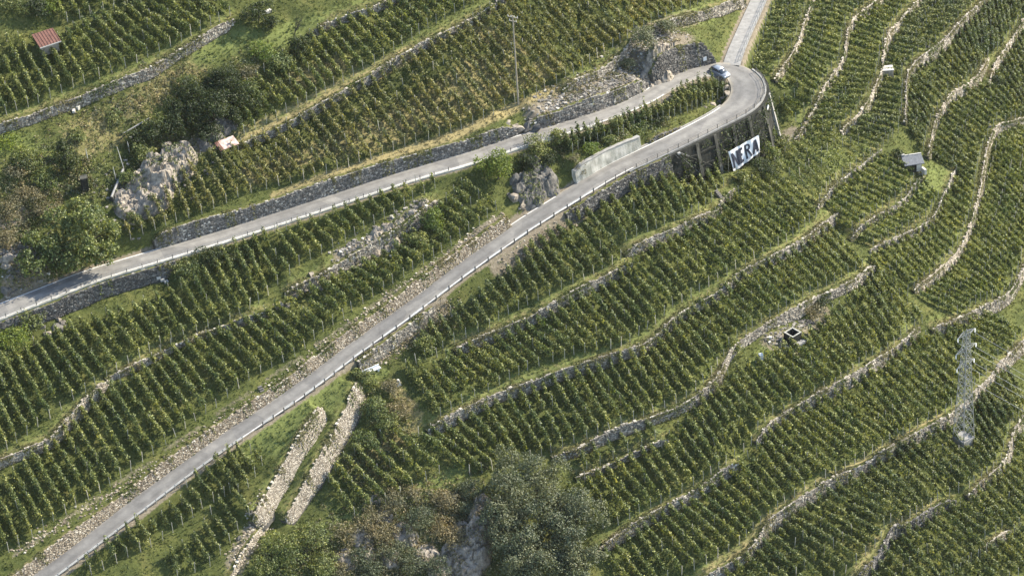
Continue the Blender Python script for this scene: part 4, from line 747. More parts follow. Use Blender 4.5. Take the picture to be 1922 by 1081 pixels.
# a bare thin tree in the upper meadow
p = at(552, 78); e = empty('bare_tree', tuple(p)); tag(e, 'leafless thin tree bending right in the upper meadow', 'tree')
mb = MB(); mb.bar((0, 0, -.3), (.4, 0, 2.4), .10, 6, .07); mb.build('trunk', M['bark'], e)
for k in range(9):
    a = random.uniform(-.6, 1.4); q = Vector((.4+math.cos(a)*random.uniform(1, 2.6), random.uniform(-1, 1), 2.4+random.uniform(.6, 3.0))); mb = MB(); mb.bar((.3, 0, random.uniform(1.6, 2.4)), q, .045, 5, .02)
    for j in range(4): mb.bar(Vector((.35, 0, 2.2)).lerp(q, random.uniform(.4, .95)), q+Vector((random.uniform(-.8, .8), random.uniform(-.6, .6), random.uniform(.1, .9))), .02, 4, .01)
    mb.build('branch', M['bark'], e)

# ------------------------------------------------------------------ rock outcrops
def ico(sub):
    import bmesh
    bm = bmesh.new(); bmesh.ops.create_icosphere(bm, subdivisions=sub, radius=1); V = np.array([v.co[:] for v in bm.verts]); F = np.array([[v.index for v in f.verts] for f in bm.faces]); bm.free(); return V, F
ICV, ICF = ico(2)
def rock_verts(sx, sy, sz):
    V = ICV.copy()
    for k in range(13):       # chip flat faces off a ball
        d = rng.normal(0, 1, 3); d /= np.linalg.norm(d); c = rng.uniform(.28, .78); t = V@d; V = V-np.maximum(t-c, 0)[:, None]*d[None]
    V += rng.normal(0, .022, V.shape)
    a = rng.uniform(0, 6.28); c, s = math.cos(a), math.sin(a); V = V*np.array([sx, sy, sz])*1.35; return np.column_stack([V[:, 0]*c-V[:, 1]*s, V[:, 0]*s+V[:, 1]*c, V[:, 2]])
def outcrop(label, spots, mat='rock', boul=5, face=0, green=.12):
    p0 = at(spots[0][0], spots[0][1]); e = empty('rock_outcrop', tuple(p0)); tag(e, label, 'rock')
    if face:          # jointed bedrock: tilted blocks of uneven height rising out of the slope
        C_ = ats([(q[0], q[1]) for q in spots]); wv = np.array([q[2] for q in spots])*face; hv_ = np.array([q[3] for q in spots])
        x0, x1, y0, y1 = (C_[:, 0]-wv).min(), (C_[:, 0]+wv).max(), (C_[:, 1]-wv).min(), (C_[:, 1]+wv).max(); gx, gy = np.meshgrid(np.arange(x0, x1, .22), np.arange(y0, y1, .22))
        gx = gx+rng.uniform(-.06, .06, gx.shape); gy = gy+rng.uniform(-.06, .06, gy.shape); mk = np.zeros(gx.shape); hh = np.zeros(gx.shape)
        for c, w, h in zip(C_, wv, hv_): b = np.clip(1.15-np.hypot(gx-c[0], gy-c[1])/(w*.62), 0, 1); b = np.minimum(b*2.2, 1); mk = np.maximum(mk, b); hh = np.maximum(hh, b*h)
        nc = max(int((x1-x0)*(y1-y0)/1.0), 10); cx, cy = rng.uniform(x0, x1, nc), rng.uniform(y0, y1, nc); sc = rng.uniform(.55, 1.0, nc); tx, ty = rng.normal(0, .25, nc), rng.normal(0, .25, nc); ja = rng.uniform(.5, 1.2); cj, sj = math.cos(ja), math.sin(ja)
        wx, wy = gx+.5*vnoise(gx/.9, gy/.9, 33), gy+.5*vnoise(gx/.9, gy/.9, 34); ex, ey = wx[..., None]-cx, wy[..., None]-cy; i = np.argmin(((ex*cj+ey*sj)*.55)**2+((ey*cj-ex*sj)*1.5)**2, -1)
        zz = Z(gx, gy)-.35+hh*.5*sc[i]+mk*(tx[i]*(gx-cx[i])+ty[i]*(gy-cy[i])+.35*vnoise(gx/.5, gy/.5, 31)+.7*np.abs(vnoise(gx/2.1, gy/2.1, 35)))
        ny_, nx_ = gx.shape; ix = np.arange(ny_*nx_).reshape(ny_, nx_); q = np.stack([ix[:-1, :-1], ix[:-1, 1:], ix[1:, 1:], ix[1:, :-1]], -1).reshape(-1, 4); q = q[mk.ravel()[q].min(1) > .03]
        ng = int(len(q)*1.3); pick = rng.integers(0, len(q), ng); vv = q[pick, 0]; X_, Y_, Z_ = gx.ravel()[vv], gy.ravel()[vv], zz.ravel()[vv]; sel = vnoise(X_/1.6, Y_/1.6, 37)+.3*vnoise(X_/.5, Y_/.5, 38) > green; X_, Y_, Z_ = X_[sel], Y_[sel], Z_[sel]; ns = len(X_)
        if ns > 3:
            og = link('overgrowth', npmesh('overgrowth', leaf_quads(np.column_stack([X_-p0[0], Y_-p0[1], Z_-p0[2]+rng.uniform(0, .45, ns)]), rng.uniform(.09, .2, ns), np.column_stack([np.zeros(ns), np.zeros(ns), np.full(ns, .6)])), quadidx(ns)), e, M['bushbrown'] if green < .05 else M['vinedark']); og['kind'] = 'stuff'
        link('rock_face', npmesh('rock_face', np.column_stack([gx.ravel()-p0[0], gy.ravel()-p0[1], zz.ravel()-p0[2]]), q), e, M[mat])
    for (x, y, w, h) in spots:
        if face: w, h = w*.42, h*.42
        p = at(x, y); k = 1 if w < 1.7 else boul
        for j in range(k):
            f = 1.0 if j == 0 else random.uniform(.25, .62); q = p+(0 if j == 0 else 1)*np.array([random.gauss(0, .33*w), random.gauss(0, .33*w), 0]); q[2] = float(Z(q[0], q[1]))
            me = npmesh('boulder', rock_verts(w*.62*f*random.uniform(.7, 1.2), w*.55*f, h*.58*f*random.uniform(.8, 1.5)), ICF); o = link('boulder', me, e, M[mat if random.random() < .75 else 'rockdark'])
            o.location = tuple(q-p0+np.array([0, 0, -h*.16])); o.rotation_euler = (random.gauss(0, .25), random.gauss(0, .25), 0)
    return e
outcrop('big pale cracked rock face left of the rusty sheet roof', [(300, 330, 6.0, 6.5), (330, 312, 5.5, 6.5), (345, 298, 4.0, 5.5), (272, 345, 4.5, 4.5), (285, 372, 5.5, 4.0), (262, 385, 4.0, 3.5), (240, 395, 4.0, 2.6), (305, 360, 3.4, 3.6), (255, 360, 3.4, 3.0), (250, 412, 2.2, 1.6), (228, 372, 3.0, 3.0), (320, 290, 3.0, 3.4), (275, 395, 3.0, 2.2)], 'rock', 2, 1.0)
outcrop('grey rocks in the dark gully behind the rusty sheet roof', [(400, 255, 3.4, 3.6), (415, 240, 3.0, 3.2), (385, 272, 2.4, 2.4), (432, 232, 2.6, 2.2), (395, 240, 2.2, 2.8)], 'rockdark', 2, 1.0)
outcrop('pale boulders in the rocky wall between the roads', [(715, 452, 3.2, 2.6), (732, 440, 3.0, 2.8), (700, 470, 2.4, 2.0), (752, 428, 2.4, 2.4), (685, 482, 2.0, 1.6), (775, 412, 2.2, 1.8), (720, 465, 2.2, 1.6), (800, 392, 2.2, 2.0), (660, 478, 1.8, 1.2), (740, 462, 1.6, 1.2)], 'rock', 2, 1.0)
outcrop('pale flat rocks at the left end of the rocky wall', [(590, 530, 2.8, 1.6), (612, 522, 2.0, 1.4), (570, 540, 2.0, 1.4), (548, 556, 2.0, 1.2), (525, 572, 1.8, 1.0), (540, 575, 1.4, .9)])
outcrop('bright broken rock beside the hairpin shaded wall', [(1240, 118, 4.0, 4.6), (1250, 95, 3.2, 3.6), (1228, 130, 3.2, 2.6), (1215, 148, 2.6, 1.8), (1245, 138, 2.0, 1.6), (1262, 112, 2.6, 3.2), (1230, 100, 2.6, 2.6), (1200, 158, 1.8, 1.2)], 'rock', 2, 1.0)
outcrop('long pale rock at the foot of the double bank by the road', [(985, 240, 3.6, 2.0), (1000, 236, 3.0, 1.9), (965, 245, 3.0, 1.8), (1012, 232, 2.4, 1.8)])
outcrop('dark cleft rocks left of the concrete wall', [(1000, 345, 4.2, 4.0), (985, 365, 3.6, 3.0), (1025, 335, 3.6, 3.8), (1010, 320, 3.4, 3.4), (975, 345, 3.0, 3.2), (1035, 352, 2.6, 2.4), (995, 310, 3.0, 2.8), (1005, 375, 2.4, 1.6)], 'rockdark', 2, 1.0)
outcrop('pale rock chips at the foot of the cleft beside the lower road', [(965, 372, 2.2, 1.6), (980, 385, 1.8, 1.2), (1002, 388, 1.6, 1.0), (968, 350, 2.0, 1.6)])
outcrop('small pale rock under the upper road retaining wall', [(105, 612, 2.6, 1.8), (120, 606, 2.0, 1.4), (90, 622, 1.6, 1.2)])
outcrop('pale rock face between scrub and the grey-green trees', [(905, 985, 3.6, 6.5), (895, 1010, 3.6, 6.0), (910, 955, 3.0, 5.0), (890, 1040, 4.2, 5.4), (875, 1065, 4.0, 4.0), (900, 1025, 3.2, 4.4), (870, 1000, 3.0, 3.0), (850, 1045, 3.4, 3.4)], 'rock', 1, 1.1, 0.02)
outcrop('brown rock ledges under the bottom scrub', [(760, 1005, 3.6, 2.2), (800, 1045, 3.8, 2.6), (680, 1015, 3.2, 1.8), (828, 1072, 3.6, 3.2), (722, 972, 2.6, 1.4), (650, 1050, 3.2, 2.0), (735, 1050, 3.2, 2.0), (705, 940, 2.0, 1.0), (690, 1040, 2.6, 1.8), (845, 935, 2.2, 1.2)], 'rock', 1, 1.1, -.08)
outcrop('loose stones spilled at the foot of the channel walls', [(470, 960, 1.4, 1.0), (482, 975, 1.2, .9), (495, 985, 1.2, .8), (465, 990, 1.0, .7), (450, 1010, 1.1, .8), (468, 945, 1.0, .9), (500, 950, 1.3, 1.0), (440, 1030, 1.0, .7)])
outcrop('pale stones at the inner tip of the hairpin', [(1366, 176, 1.6, 1.1), (1358, 184, 1.4, 1.0), (1350, 190, 1.3, .9), (1338, 196, 1.2, .8), (1325, 202, 1.1, .8), (1362, 166, 1.2, .8)])
outcrop('pale boulders by the road under the double bank', [(1170, 180, 1.5, 1.2), (1130, 192, 1.4, 1.0), (1192, 166, 1.5, 1.2), (1105, 200, 1.3, 1.0), (1150, 172, 1.2, 1.0), (1210, 160, 1.4, 1.1)])
outcrop('white rocks on the shaded bank at the left border', [(18, 480, 2.4, 1.8), (10, 500, 2.0, 1.6), (40, 465, 1.8, 1.4), (15, 545, 2.2, 1.8)])
# ------------------------------------------------------------------ buttresses and ledges of the hairpin wall
wob, WP, WN, WZB, WZT = WOBJ['tall dark buttressed concrete wall carrying the hairpin bend']
wpx = project(np.column_stack([WP, WZT]))
for (x, y) in [(1307, 276), (1340, 254), (1373, 238), (1405, 220), (1432, 200), (1449, 176)]:
    i = int(np.argmin((wpx[:, 0]-x)**2+(wpx[:, 1]-y)**2)); p = WP[i]; n = WN[i]; t = np.array([n[1], -n[0]]); zb, zt = WZB[i], WZT[i]-.15; H = zt-zb
    if H < .8: continue
    w = .42; q = []
    for z, o in ((zb-.8, 1.0+.20*H), (zt, .72)):
        for du, dn in ((-w, o), (w, o), (w, .3), (-w, .3)):
            c = p+t*du-n*dn; q.append((c[0], c[1], z))
    MB().hexa(q).build('buttress', M['concretemid'] if x < 1440 else M['concrete'], wob, .03)  # last buttress takes a lighter concrete to look sunlit
for fz in (.35, .7):
    k = np.arange(2, len(WP)-2); rows = []
    H = WZT-WZB
    for o, dz in ((.50, -.22), (.84, -.18), (.84, .18), (.50, .22)): rows.append(np.column_stack([WP[k]-WN[k]*(o+.13*H[k]*(1-fz))[:, None], WZB[k]+H[k]*fz+dz]))
    V = np.vstack(rows); m_ = len(k); i = np.arange(m_-1); Fq = np.vstack([np.stack([i+r*m_, i+1+r*m_, i+1+(r+1)*m_, i+(r+1)*m_], -1) for r in range(3)])
    link('ledge', npmesh('ledge', V, Fq), wob, M['concretedark'])
k = np.arange(len(WP)); q = rng.integers(0, len(WP), 5200); f = rng.random(5200)**1.4; gr = vnoise(q*.16, f*2.2, 41)+.25*vnoise(q*.6, f*6, 42)+.12*(1-f); sel = gr > .06; q, f = q[sel], f[sel]; H = (WZT-WZB)[q]
C = np.column_stack([WP[q]-WN[q]*(.6+.16*H*(1-f)+rng.uniform(0, .35, len(q)))[:, None]+rng.normal(0, .2, (len(q), 2)), WZB[q]+H*f])
cr = link('creeper', npmesh('creeper', leaf_quads(C, rng.uniform(.10, .22, len(q)), np.column_stack([-WN[q]*.8, np.full(len(q), .4)])), quadidx(len(q))), wob, M['bushdark']); cr['kind'] = 'stuff'
cw = WOBJ['pale board-marked concrete wall beside the lower road with a slanting shadow']
if cw:
    o_, P_, N_, zb_, zt_ = cw; H = zt_-zb_; k = np.arange(len(P_)); rows = []
    for o, dz in ((.58, -.02), (.58, .16), (-.1, .16), (-.1, -.02)): rows.append(np.column_stack([P_-N_*o, zt_+dz-.08]))
    V = np.vstack(rows); m_ = len(k); i = np.arange(m_-1); link('coping', npmesh('coping', V, np.vstack([np.stack([i+r*m_, i+1+r*m_, i+1+(r+1)*m_, i+(r+1)*m_], -1) for r in range(3)])), o_, M['concrete'])
# ------------------------------------------------------------------ guardrails and railings
def along(a, b, side, off, step):
    L = road_offset(a, b, off, side, step=.4); L = resample(L, step); n, t = lefts(L); return L, n, t
def railing(name, label, a, b, side, off, step, posth, rails, pmat, rmat, pr=.07, thick=.05, gaps=None, flat=False):
    L, n, t = along(a, b, side, off, step); o0 = L[len(L)//2]; e = empty(name, tuple(o0)); tag(e, label, 'railing' if not flat else 'guardrail')
    pm = MB().box((0, 0, posth/2-.2), (pr*2, pr*2, posth+.4)); me = bpy.data.meshes.new('post'); me.from_pydata(pm.V, [], pm.F); me.materials.append(pmat)
    for q, tt in zip(L, t): o = link('post', me, e); o.location = tuple(q-o0); o.rotation_euler = (0, 0, math.atan2(tt[1], tt[0]))
    for (z, h) in rails:
        parts = [(0, len(L)-1)] if gaps is None else gaps(len(L))
        for (i0, i1) in parts:
            Q = L[i0:i1+1]
            if len(Q) < 2: continue
            nn, _ = lefts(Q) if len(Q) > 2 else (n[i0:i1+1], None); V = []
            for du, dz in ((-1, -1), (1, -1), (1, 1), (-1, 1)): V.append(np.column_stack([Q[:, :2]+nn*du*thick/2-side*0*nn, Q[:, 2]+z+dz*h/2])-o0[None])
            V = np.vstack(V); k = len(Q); i = np.arange(k-1); F_ = np.vstack([np.stack([i+r*k, i+1+r*k, i+1+((r+1) % 4)*k, i+((r+1) % 4)*k], -1) for r in range(4)])
            link('rail', npmesh('rail', V, F_), e, rmat)
    return e
railing('guardrail', 'pale steel guardrail along the lower road at the bottom left', .6, 3.35, -1, .45, 2.2, .85, [(.66, .22)], M['steel'], M['rail'], .06, .07, None, True)
def dbl(n):
    out = []; i = 0
    while i < n-1: out.append((i, min(i+1, n-1))); i += random.choice((1, 2, 2))
    return out
railing('guardrail', 'white broken board guardrail above the grassy channel', 3.5, 5.3, -1, .45, 2.3, .95, [(.80, .15), (.46, .15)], M['darksteel'], M['rail'], .08, .07, dbl, True)
railing('guardrail', 'dark-posted guardrail with pale boards along the middle of the lower road', 5.4, 9.4, -1, .45, 3.4, 1.0, [(.72, .13), (.35, .10)], M['darksteel'], M['rail'], .09, .07, dbl, True)
railing('railing', 'dark thin railing round the outside of the hairpin', 9.6, 17.3, -1, .48, 2.6, 1.1, [(1.05, .05), (.72, .04), (.40, .04)], M['darksteel'], M['darksteel'], .05, .05)
railing('railing', 'thin railing on the kerb of the upper road left of the big tree overhang', 26.4, 36, 1, .48, 3.0, .95, [(.92, .05), (.5, .04)], M['darksteel'], M['steel'], .05, .05)
railing('railing', 'thin railing on the upper road kerb between the overhanging tree and the vine wedge', 22.4, 25.4, 1, .48, 3.0, .95, [(.92, .05), (.5, .04)], M['darksteel'], M['steel'], .05, .05)
L, n, t = lefts(TRACK), None, None
def track_rail():
    n, t = lefts(TRACK); P = np.column_stack([TRACK[:, :2]-n*(TRACK[:, 3]-.05)[:, None], TRACK[:, 2]+.03]); P = resample(P[3:], 2.0); o0 = P[0]; e = empty('railing', tuple(o0)); tag(e, 'pale railing on the right edge of the concrete track', 'railing')
    for q in P: o = MB().box((0, 0, .5), (.09, .09, 1.0)).build('post', M['steel'], e); o.location = tuple(q-o0)
    for z in (.95, .55):
        mb = MB()
        for a, b in zip(P[:-1], P[1:]): mb.bar(a-o0+np.array([0, 0, z]), b-o0+np.array([0, 0, z]), .035, 5)
        mb.build('rail', M['steel'], e)
track_rail()
# ------------------------------------------------------------------ car
def pxdir(x0, y0, x1, y1):
    a, b = at(x0, y0), at(x1, y1); return math.atan2(b[1]-a[1], b[0]-a[0])
ci = np.argmin(np.sum((project(ROAD[:, :3])-np.array([1352, 140]))**2, 1))
cp = at(1351, 141); cz = float(ROAD[ci, 2]); rz = pxdir(1338, 132, 1364, 150)
car = empty('parked_car', (cp[0], cp[1], cz), rz); tag(car, 'silver hatchback with dark glass at the hairpin bend', 'car')
def loft(name, secs, mat, parent, bevel=.0, close=True):
    """secs: list of rings (same point count)"""
    k = len(secs[0]); V = [p for r in secs for p in r]; F_ = []
    for i in range(len(secs)-1):
        for j in range(k): F_.append((i*k+j, i*k+(j+1) % k, (i+1)*k+(j+1) % k, (i+1)*k+j))
    if close: F_ += [tuple(range(k-1, -1, -1)), tuple(range((len(secs)-1)*k, len(secs)*k))]
    return MB().add(V, F_).build(name, mat, parent, bevel, True)
def ring(x, w, z0, z1, c=.12):
    return [(x, -w+c*.4, z0), (x, w-c*.4, z0), (x, w, z0+c), (x, w, z1-c), (x, w-c, z1), (x, -w+c, z1), (x, -w, z1-c), (x, -w, z0+c)]
S_ = 1.12
prof = [(-2.05, .74, .42, .80), (-1.98, .80, .28, .92), (-1.5, .86, .22, .98), (-.6, .88, .20, .97), (.5, .88, .20, .96), (1.1, .87, .20, .92), (1.75, .82, .24, .80), (2.02, .70, .34, .62)]
body = loft('body', [ring(x*S_, w*S_, z0*S_, z1*S_) for x, w, z0, z1 in prof], M['carpaint'], car)
cab = [(-1.95, .66, .90, .96), (-1.55, .70, .90, 1.38), (-1.0, .70, .90, 1.48), (-.1, .70, .90, 1.49), (.45, .68, .90, 1.40), (1.15, .64, .88, .93)]
loft('glasshouse', [ring(x*S_, w*S_, z0*S_, z1*S_, .06) for x, w, z0, z1 in cab], M['glass'], car)
rf = [(-1.62, .60, 1.36, 1.42), (-1.0, .63, 1.46, 1.525), (-.1, .63, 1.47, 1.53), (.38, .60, 1.40, 1.45)]
loft('roof', [ring(x*S_, w*S_, z0*S_, z1*S_, .02) for x, w, z0, z1 in rf], M['carpaint'], car)
for sx in (-1, 1):
    for xx in (-1.05, -.15, .62): MB().bar((xx*S_, sx*.70*S_, .95*S_), ((xx-(.28 if xx > .3 else .02))*S_, sx*.64*S_, 1.43*S_), .035, 5).build('pillar', M['carpaint'], car)
    for xx in (-1.28, 1.28):
        wh = MB().bar((xx*S_, sx*.66*S_, .33), (xx*S_, sx*.90*S_, .33), .34, 18).build('wheel', M['cardark'], car); MB().bar((xx*S_, sx*.89*S_, .33), (xx*S_, sx*.915*S_, .33), .20, 12).build('rim', M['steel'], wh)
    MB().box((1.93*S_, sx*.56*S_, .66*S_), (.16, .30, .16)).build('headlight', M['lamp'], car, .03); MB().box((-2.0*S_, sx*.64*S_, .76*S_), (.14, .20, .28)).build('tail_light', M['redlamp'], car, .03)
    MB().box((.72*S_, sx*.95*S_, 1.0*S_), (.12, .20, .14)).build('mirror', M['carpaint'], car, .03)
MB().box((2.02*S_, 0, .40*S_), (.12, 1.3, .18)).build('grille', M['cardark'], car, .02)
# ------------------------------------------------------------------ banner on the hairpin wall
def ray_plane(px, py, p0, nrm):
    d = rays(np.array([px], float), np.array([py], float))[0]; t = np.dot(p0-CAM, nrm)/np.dot(d, nrm); return CAM+t*d
i = int(np.argmin((wpx[:, 0]-1385)**2+(wpx[:, 1]-230)**2)); p0 = np.array([WP[i][0]-WN[i][0]*2.9, WP[i][1]-WN[i][1]*2.9, WZB[i]]); pn = np.array([-WN[i][0], -WN[i][1], 0])
c4 = [ray_plane(x, y, p0, pn) for x, y in ((1367, 285), (1424, 254), (1426, 286), (1377, 324))]     # tl tr br bl
bo = empty('banner', tuple(c4[3])); tag(bo, 'white cloth banner with four big dark letters below the hairpin', 'banner')
def bpt(u, v, off=0.0):      # u right, v down, 0..1
    a = c4[0]*(1-u)+c4[1]*u; b = c4[3]*(1-u)+c4[2]*u; p = a*(1-v)+b*v
    return p+pn*(off+.12*math.sin(u*8+v*2.4)*math.sin(v*2.6+.4)+.05*math.sin(u*19+v*3)+.025*math.sin(u*37-v*5))-c4[3]
nu, nv_ = 72, 24; V = [bpt(u/nu, v/nv_, o) for o in (0, -.03) for v in range(nv_+1) for u in range(nu+1)]; F_ = []
for v in range(nv_):
    for u in range(nu): a = v*(nu+1)+u; F_.append((a, a+nu+1, a+nu+2, a+1)); b = a+(nu+1)*(nv_+1); F_.append((b, b+1, b+nu+2, b+nu+1))
MB().add(V, F_).build('cloth', M['cloth'], bo, 0, True)
def stroke(mb, pts, wd):
    """stroke in letter space, laid on the cloth"""
    for (u0, v0), (u1, v1) in zip(pts[:-1], pts[1:]):
        asp = 1.55; du, dv = (u1-u0)*asp, v1-v0; l = math.hypot(du, dv); k = max(int(l/.06), 1); px_, py_ = -dv/l*wd/asp, du/l*wd
        for j in range(k):
            A, B = j/k-.0, (j+1)/k; q = []
            for f in (A, B): cu, cv = u0+(u1-u0)*f, v0+(v1-v0)*f; q += [bpt(cu-px_, cv-py_, .08), bpt(cu+px_, cv+py_, .08)]
            mb.add([q[0], q[1], q[3], q[2]], [(0, 1, 2, 3)])
T_, B_ = .13, .85
def letter(strokes, wd_=.066):
    mb = MB()
    for s in strokes: stroke(mb, s, wd_)
    o = mb.build('letter', M['ink'], bo); return o
letter([[(.07, B_), (.07, T_)], [(.075, T_+.03), (.235, B_-.03)], [(.24, B_), (.24, T_)]], .055)
letter([[(.325, B_), (.325, T_)], [(.32, T_+.05), (.43, T_+.05)], [(.32, .48), (.41, .48)], [(.32, B_-.05), (.43, B_-.05)]])
letter([[(.535, B_), (.535, T_)], [(.53, T_+.04), (.625, T_+.04), (.66, .28), (.625, .42), (.53, .42)], [(.585, .42), (.695, B_)]], .046)
letter([[(.765, B_), (.845, T_), (.925, B_)], [(.795, .60), (.895, .60)]])
for (u, v, du, dv) in ((0, 0, -.10, -.16), (1, 0, .10, -.18), (0, 1, -.08, .14), (1, 1, .10, .12), (.5, 0, .02, -.24)): MB().bar(bpt(u, v, .0), bpt(u+du, v+dv, -.3), .025, 4).build('tie_rope', M['wood'], bo)
for u in (0, 1):
    a = bpt(u, 0, -.04)+c4[3]; MB().bar(a-c4[3], np.array([a[0], a[1], float(Z(a[0], a[1]))-.3])-c4[3], .06, 6).build('pole', M['wood'], bo)
# ------------------------------------------------------------------ huts, tanks and small things
def cdir(x, y):
    """direction of the contour at a photo point"""
    p = at(x, y); e = 2.0; gx = base(p[0]+e, p[1])-base(p[0]-e, p[1]); gy = base(p[0], p[1]+e)-base(p[0], p[1]-e); return p, math.atan2(-gx, gy)
p, a = cdir(90, 92); hut = empty('hut', tuple(p), a-.05); tag(hut, 'small hut with a rusty red roof in the top left vines', 'hut')
MB().box((0, 0, .75), (3.6, 2.6, 2.5)).build('wall', M['stone'], hut); MB().box((.3, -1.33, .8), (.8, .08, 1.5)).build('door', M['wood'], hut)
MB().poly_extrude([(-2.2, -1.8, 1.75), (-2.2, -1.8, 1.90), (-2.2, 1.7, 3.05), (-2.2, 1.7, 2.9)], (4.4, 0, 0)).build('roof', M['redroof'], hut)
for k in range(8): MB().bar((-2.15+k*.6, -1.82, 1.93), (-2.15+k*.6, 1.72, 3.08), .05, 5).build('roof_seam', M['redroof'], hut)
MB().box((0, -1.86, 1.74), (4.4, .14, .2)).build('eaves_board', M['plaster'], hut)
p, a = cdir(427, 283); sh = empty('shelter', tuple(p), a); tag(sh, 'low shelter roofed with rusty and pale metal sheets at the gully end', 'shelter')
for k in range(5): MB().poly_extrude([(-2.0+k*.82, -1.15, 1.25), (-2.0+k*.82, -1.15, 1.30), (-2.0+k*.82, 1.15, 2.0), (-2.0+k*.82, 1.15, 1.95)], (.80, 0, .02)).build('sheet', M['rustpale'] if k else M['redroof'], sh)
for x in (-1.8, 1.8):
    for y in (-1, 1): MB().box((x, y, .6+(y+1)*.3-.3), (.14, .14, 1.3+(y+1)*.35)).build('post', M['wood'], sh)
MB().box((0, 1.0, .7), (3.4, .25, 1.6)).build('back_wall', M['stonedark'], sh)
p, a = cdir(1712, 318); shd = empty('shed', tuple(p), R(8)); tag(shd, 'small shed with a dark grey slab roof at the end of the pale wall', 'shed')
MB().box((.2, .1, .8), (3.2, 1.8, 2.4)).build('wall', M['concretedark'], shd); MB().box((1.2, -.83, .85), (1.0, .12, 2.0)).build('front_pier', M['plaster'], shd); MB().box((2.1, -1.3, .1), (.5, 1.4, 1.2), .3).build('side_block', M['plaster'], shd)
MB().poly_extrude([(-2.0, -1.4, 1.85), (-2.0, -1.4, 2.02), (-2.0, 1.3, 2.75), (-2.0, 1.3, 2.58)], (4.2, 0, 0)).build('roof', M['slate'], shd); MB().box((.1, 1.3, 2.78), (4.3, .25, .14)).build('ridge_cap', M['plaster'], shd); MB().box((-1.7, 1.3, 2.95), (.8, .4, .3)).build('chimney', M['plaster'], shd)
p, a = cdir(1666, 142); sq = empty('stone_shed', tuple(p), R(2)); tag(sq, 'small square pale stone shed with a flat slab against a wall', 'shed')
MB().box((0, 0, .75), (2.1, 1.8, 1.9)).build('wall', M['stone'], sq); MB().box((0, 0, 1.78), (2.35, 2.05, .16)).build('roof_slab', M['plaster'], sq)
for c in range(6):
    for k in range(6): MB().box((-.9+k*.36, -.93, .0+c*.28), (.30, .14, .22)).build('stone', M['stonelight'], sq)
p, a = cdir(1488, 640); tk = empty('water_basin', tuple(p), R(40)); tag(tk, 'square open concrete basin with a pale rim and dark water', 'basin')
for (x, y, dx, dy) in ((0, -1.05, 2.4, .3), (0, 1.05, 2.4, .3), (-1.05, 0, .3, 1.8), (1.05, 0, .3, 1.8)):
    MB().box((x, y, .7), (dx, dy, 2.6)).build('side_wall', M['concretedark'], tk); MB().box((x, y, 2.05), (dx+.03, dy*.8, .10) if dx > dy else (dx*.8, dy+.03, .10)).build('rim', M['concretepale'], tk)
MB().box((0, 0, .8), (1.85, 1.85, .5)).build('water', M['water'], tk); MB().box((.2, -1.7, .2), (2.6, 1.0, .5)).build('step', M['concrete'], tk)
p = at(1428, 676); wt = empty('white_box', tuple(p), R(15)); tag(wt, 'upright white box standing in a gap of the vines', 'box')
MB().box((0, 0, .7), (.85, .8, 1.6)).build('body', M['white'], wt, .1); MB().bar((0, 0, 1.5), (0, 0, 1.6), .2, 12).build('lid', M['white'], wt)
p, a = cdir(698, 700); be = empty('white_slab', tuple(p), pxdir(685, 700, 722, 686)); tag(be, 'long white slab lying beside the rubble under the lower road', 'slab')
MB().box((0, 0, .55), (3.6, .7, .22)).build('top', M['white'], be, .03); MB().box((-1.3, 0, .2), (.4, .6, .5)).build('support', M['white'], be); MB().box((1.3, 0, .2), (.4, .6, .5)).build('support', M['white'], be); MB().box((0, .38, .85), (3.6, .12, .5)).build('back_edge', M['white'], be, .03)
p = at(748, 722); mk_ = empty('boundary_stone', tuple(p), .4); tag(mk_, 'small pale marker stone in the scrub below the white slab', 'stone'); MB().hexa([(-.5, -.4, -.3), (.5, -.4, -.3), (.5, .4, -.3), (-.5, .4, -.3), (-.25, -.2, 1.3), (.2, -.2, 1.2), (.2, .2, 1.2), (-.25, .2, 1.35)]).build('block', M['plaster'], mk_, .1)
p = at(458, 412); kp = empty('kilometre_stone', tuple(p), .3); tag(kp, 'small white rounded road marker at the upper road wall foot', 'marker'); MB().bar((0, 0, -.2), (0, 0, .75), .24, 10).build('shaft', M['white'], kp); MB().bar((0, 0, .75), (0, 0, .92), .24, 10, .1).build('cap', M['white'], kp)
p = at(147, 205); tr = empty('white_trough', tuple(p), R(60)); tag(tr, 'small bluish white trough in a gap of the pale stone wall', 'trough'); MB().box((0, 0, .3), (.9, .6, .8)).build('basin', M['concretepale'], tr, .06); MB().box((-1.3, .1, .3), (.9, .5, .5), .5).build('block', M['plaster'], tr)
p = at(935, 6); bx = empty('spring_box', tuple(p), .3); tag(bx, 'pale capped stone block at the top border above the pole', 'block'); MB().box((0, 0, .3), (1.7, 1.5, 1.6)).build('body', M['stonedark'], bx); MB().bar((0, 0, 1.1), (0, 0, 1.3), .75, 14).build('cap', M['white'], bx)
p = at(504, 24); b2 = empty('pale_slab', tuple(p), .6); tag(b2, 'pale slab among the dark shrubs at the top', 'slab'); MB().box((0, 0, .25), (1.3, .7, .6)).build('slab', M['plaster'], b2, .05)
p = at(160, 355); pl = empty('concrete_pillar', tuple(p), .2); tag(pl, 'dark square concrete pillar standing in the left gully', 'pillar'); MB().box((0, 0, 1.0), (1.3, 1.3, 3.2)).build('shaft', M['concretedark'], pl); MB().box((0, 0, 2.62), (1.4, 1.4, .12)).build('cap', M['concretemid'], pl)
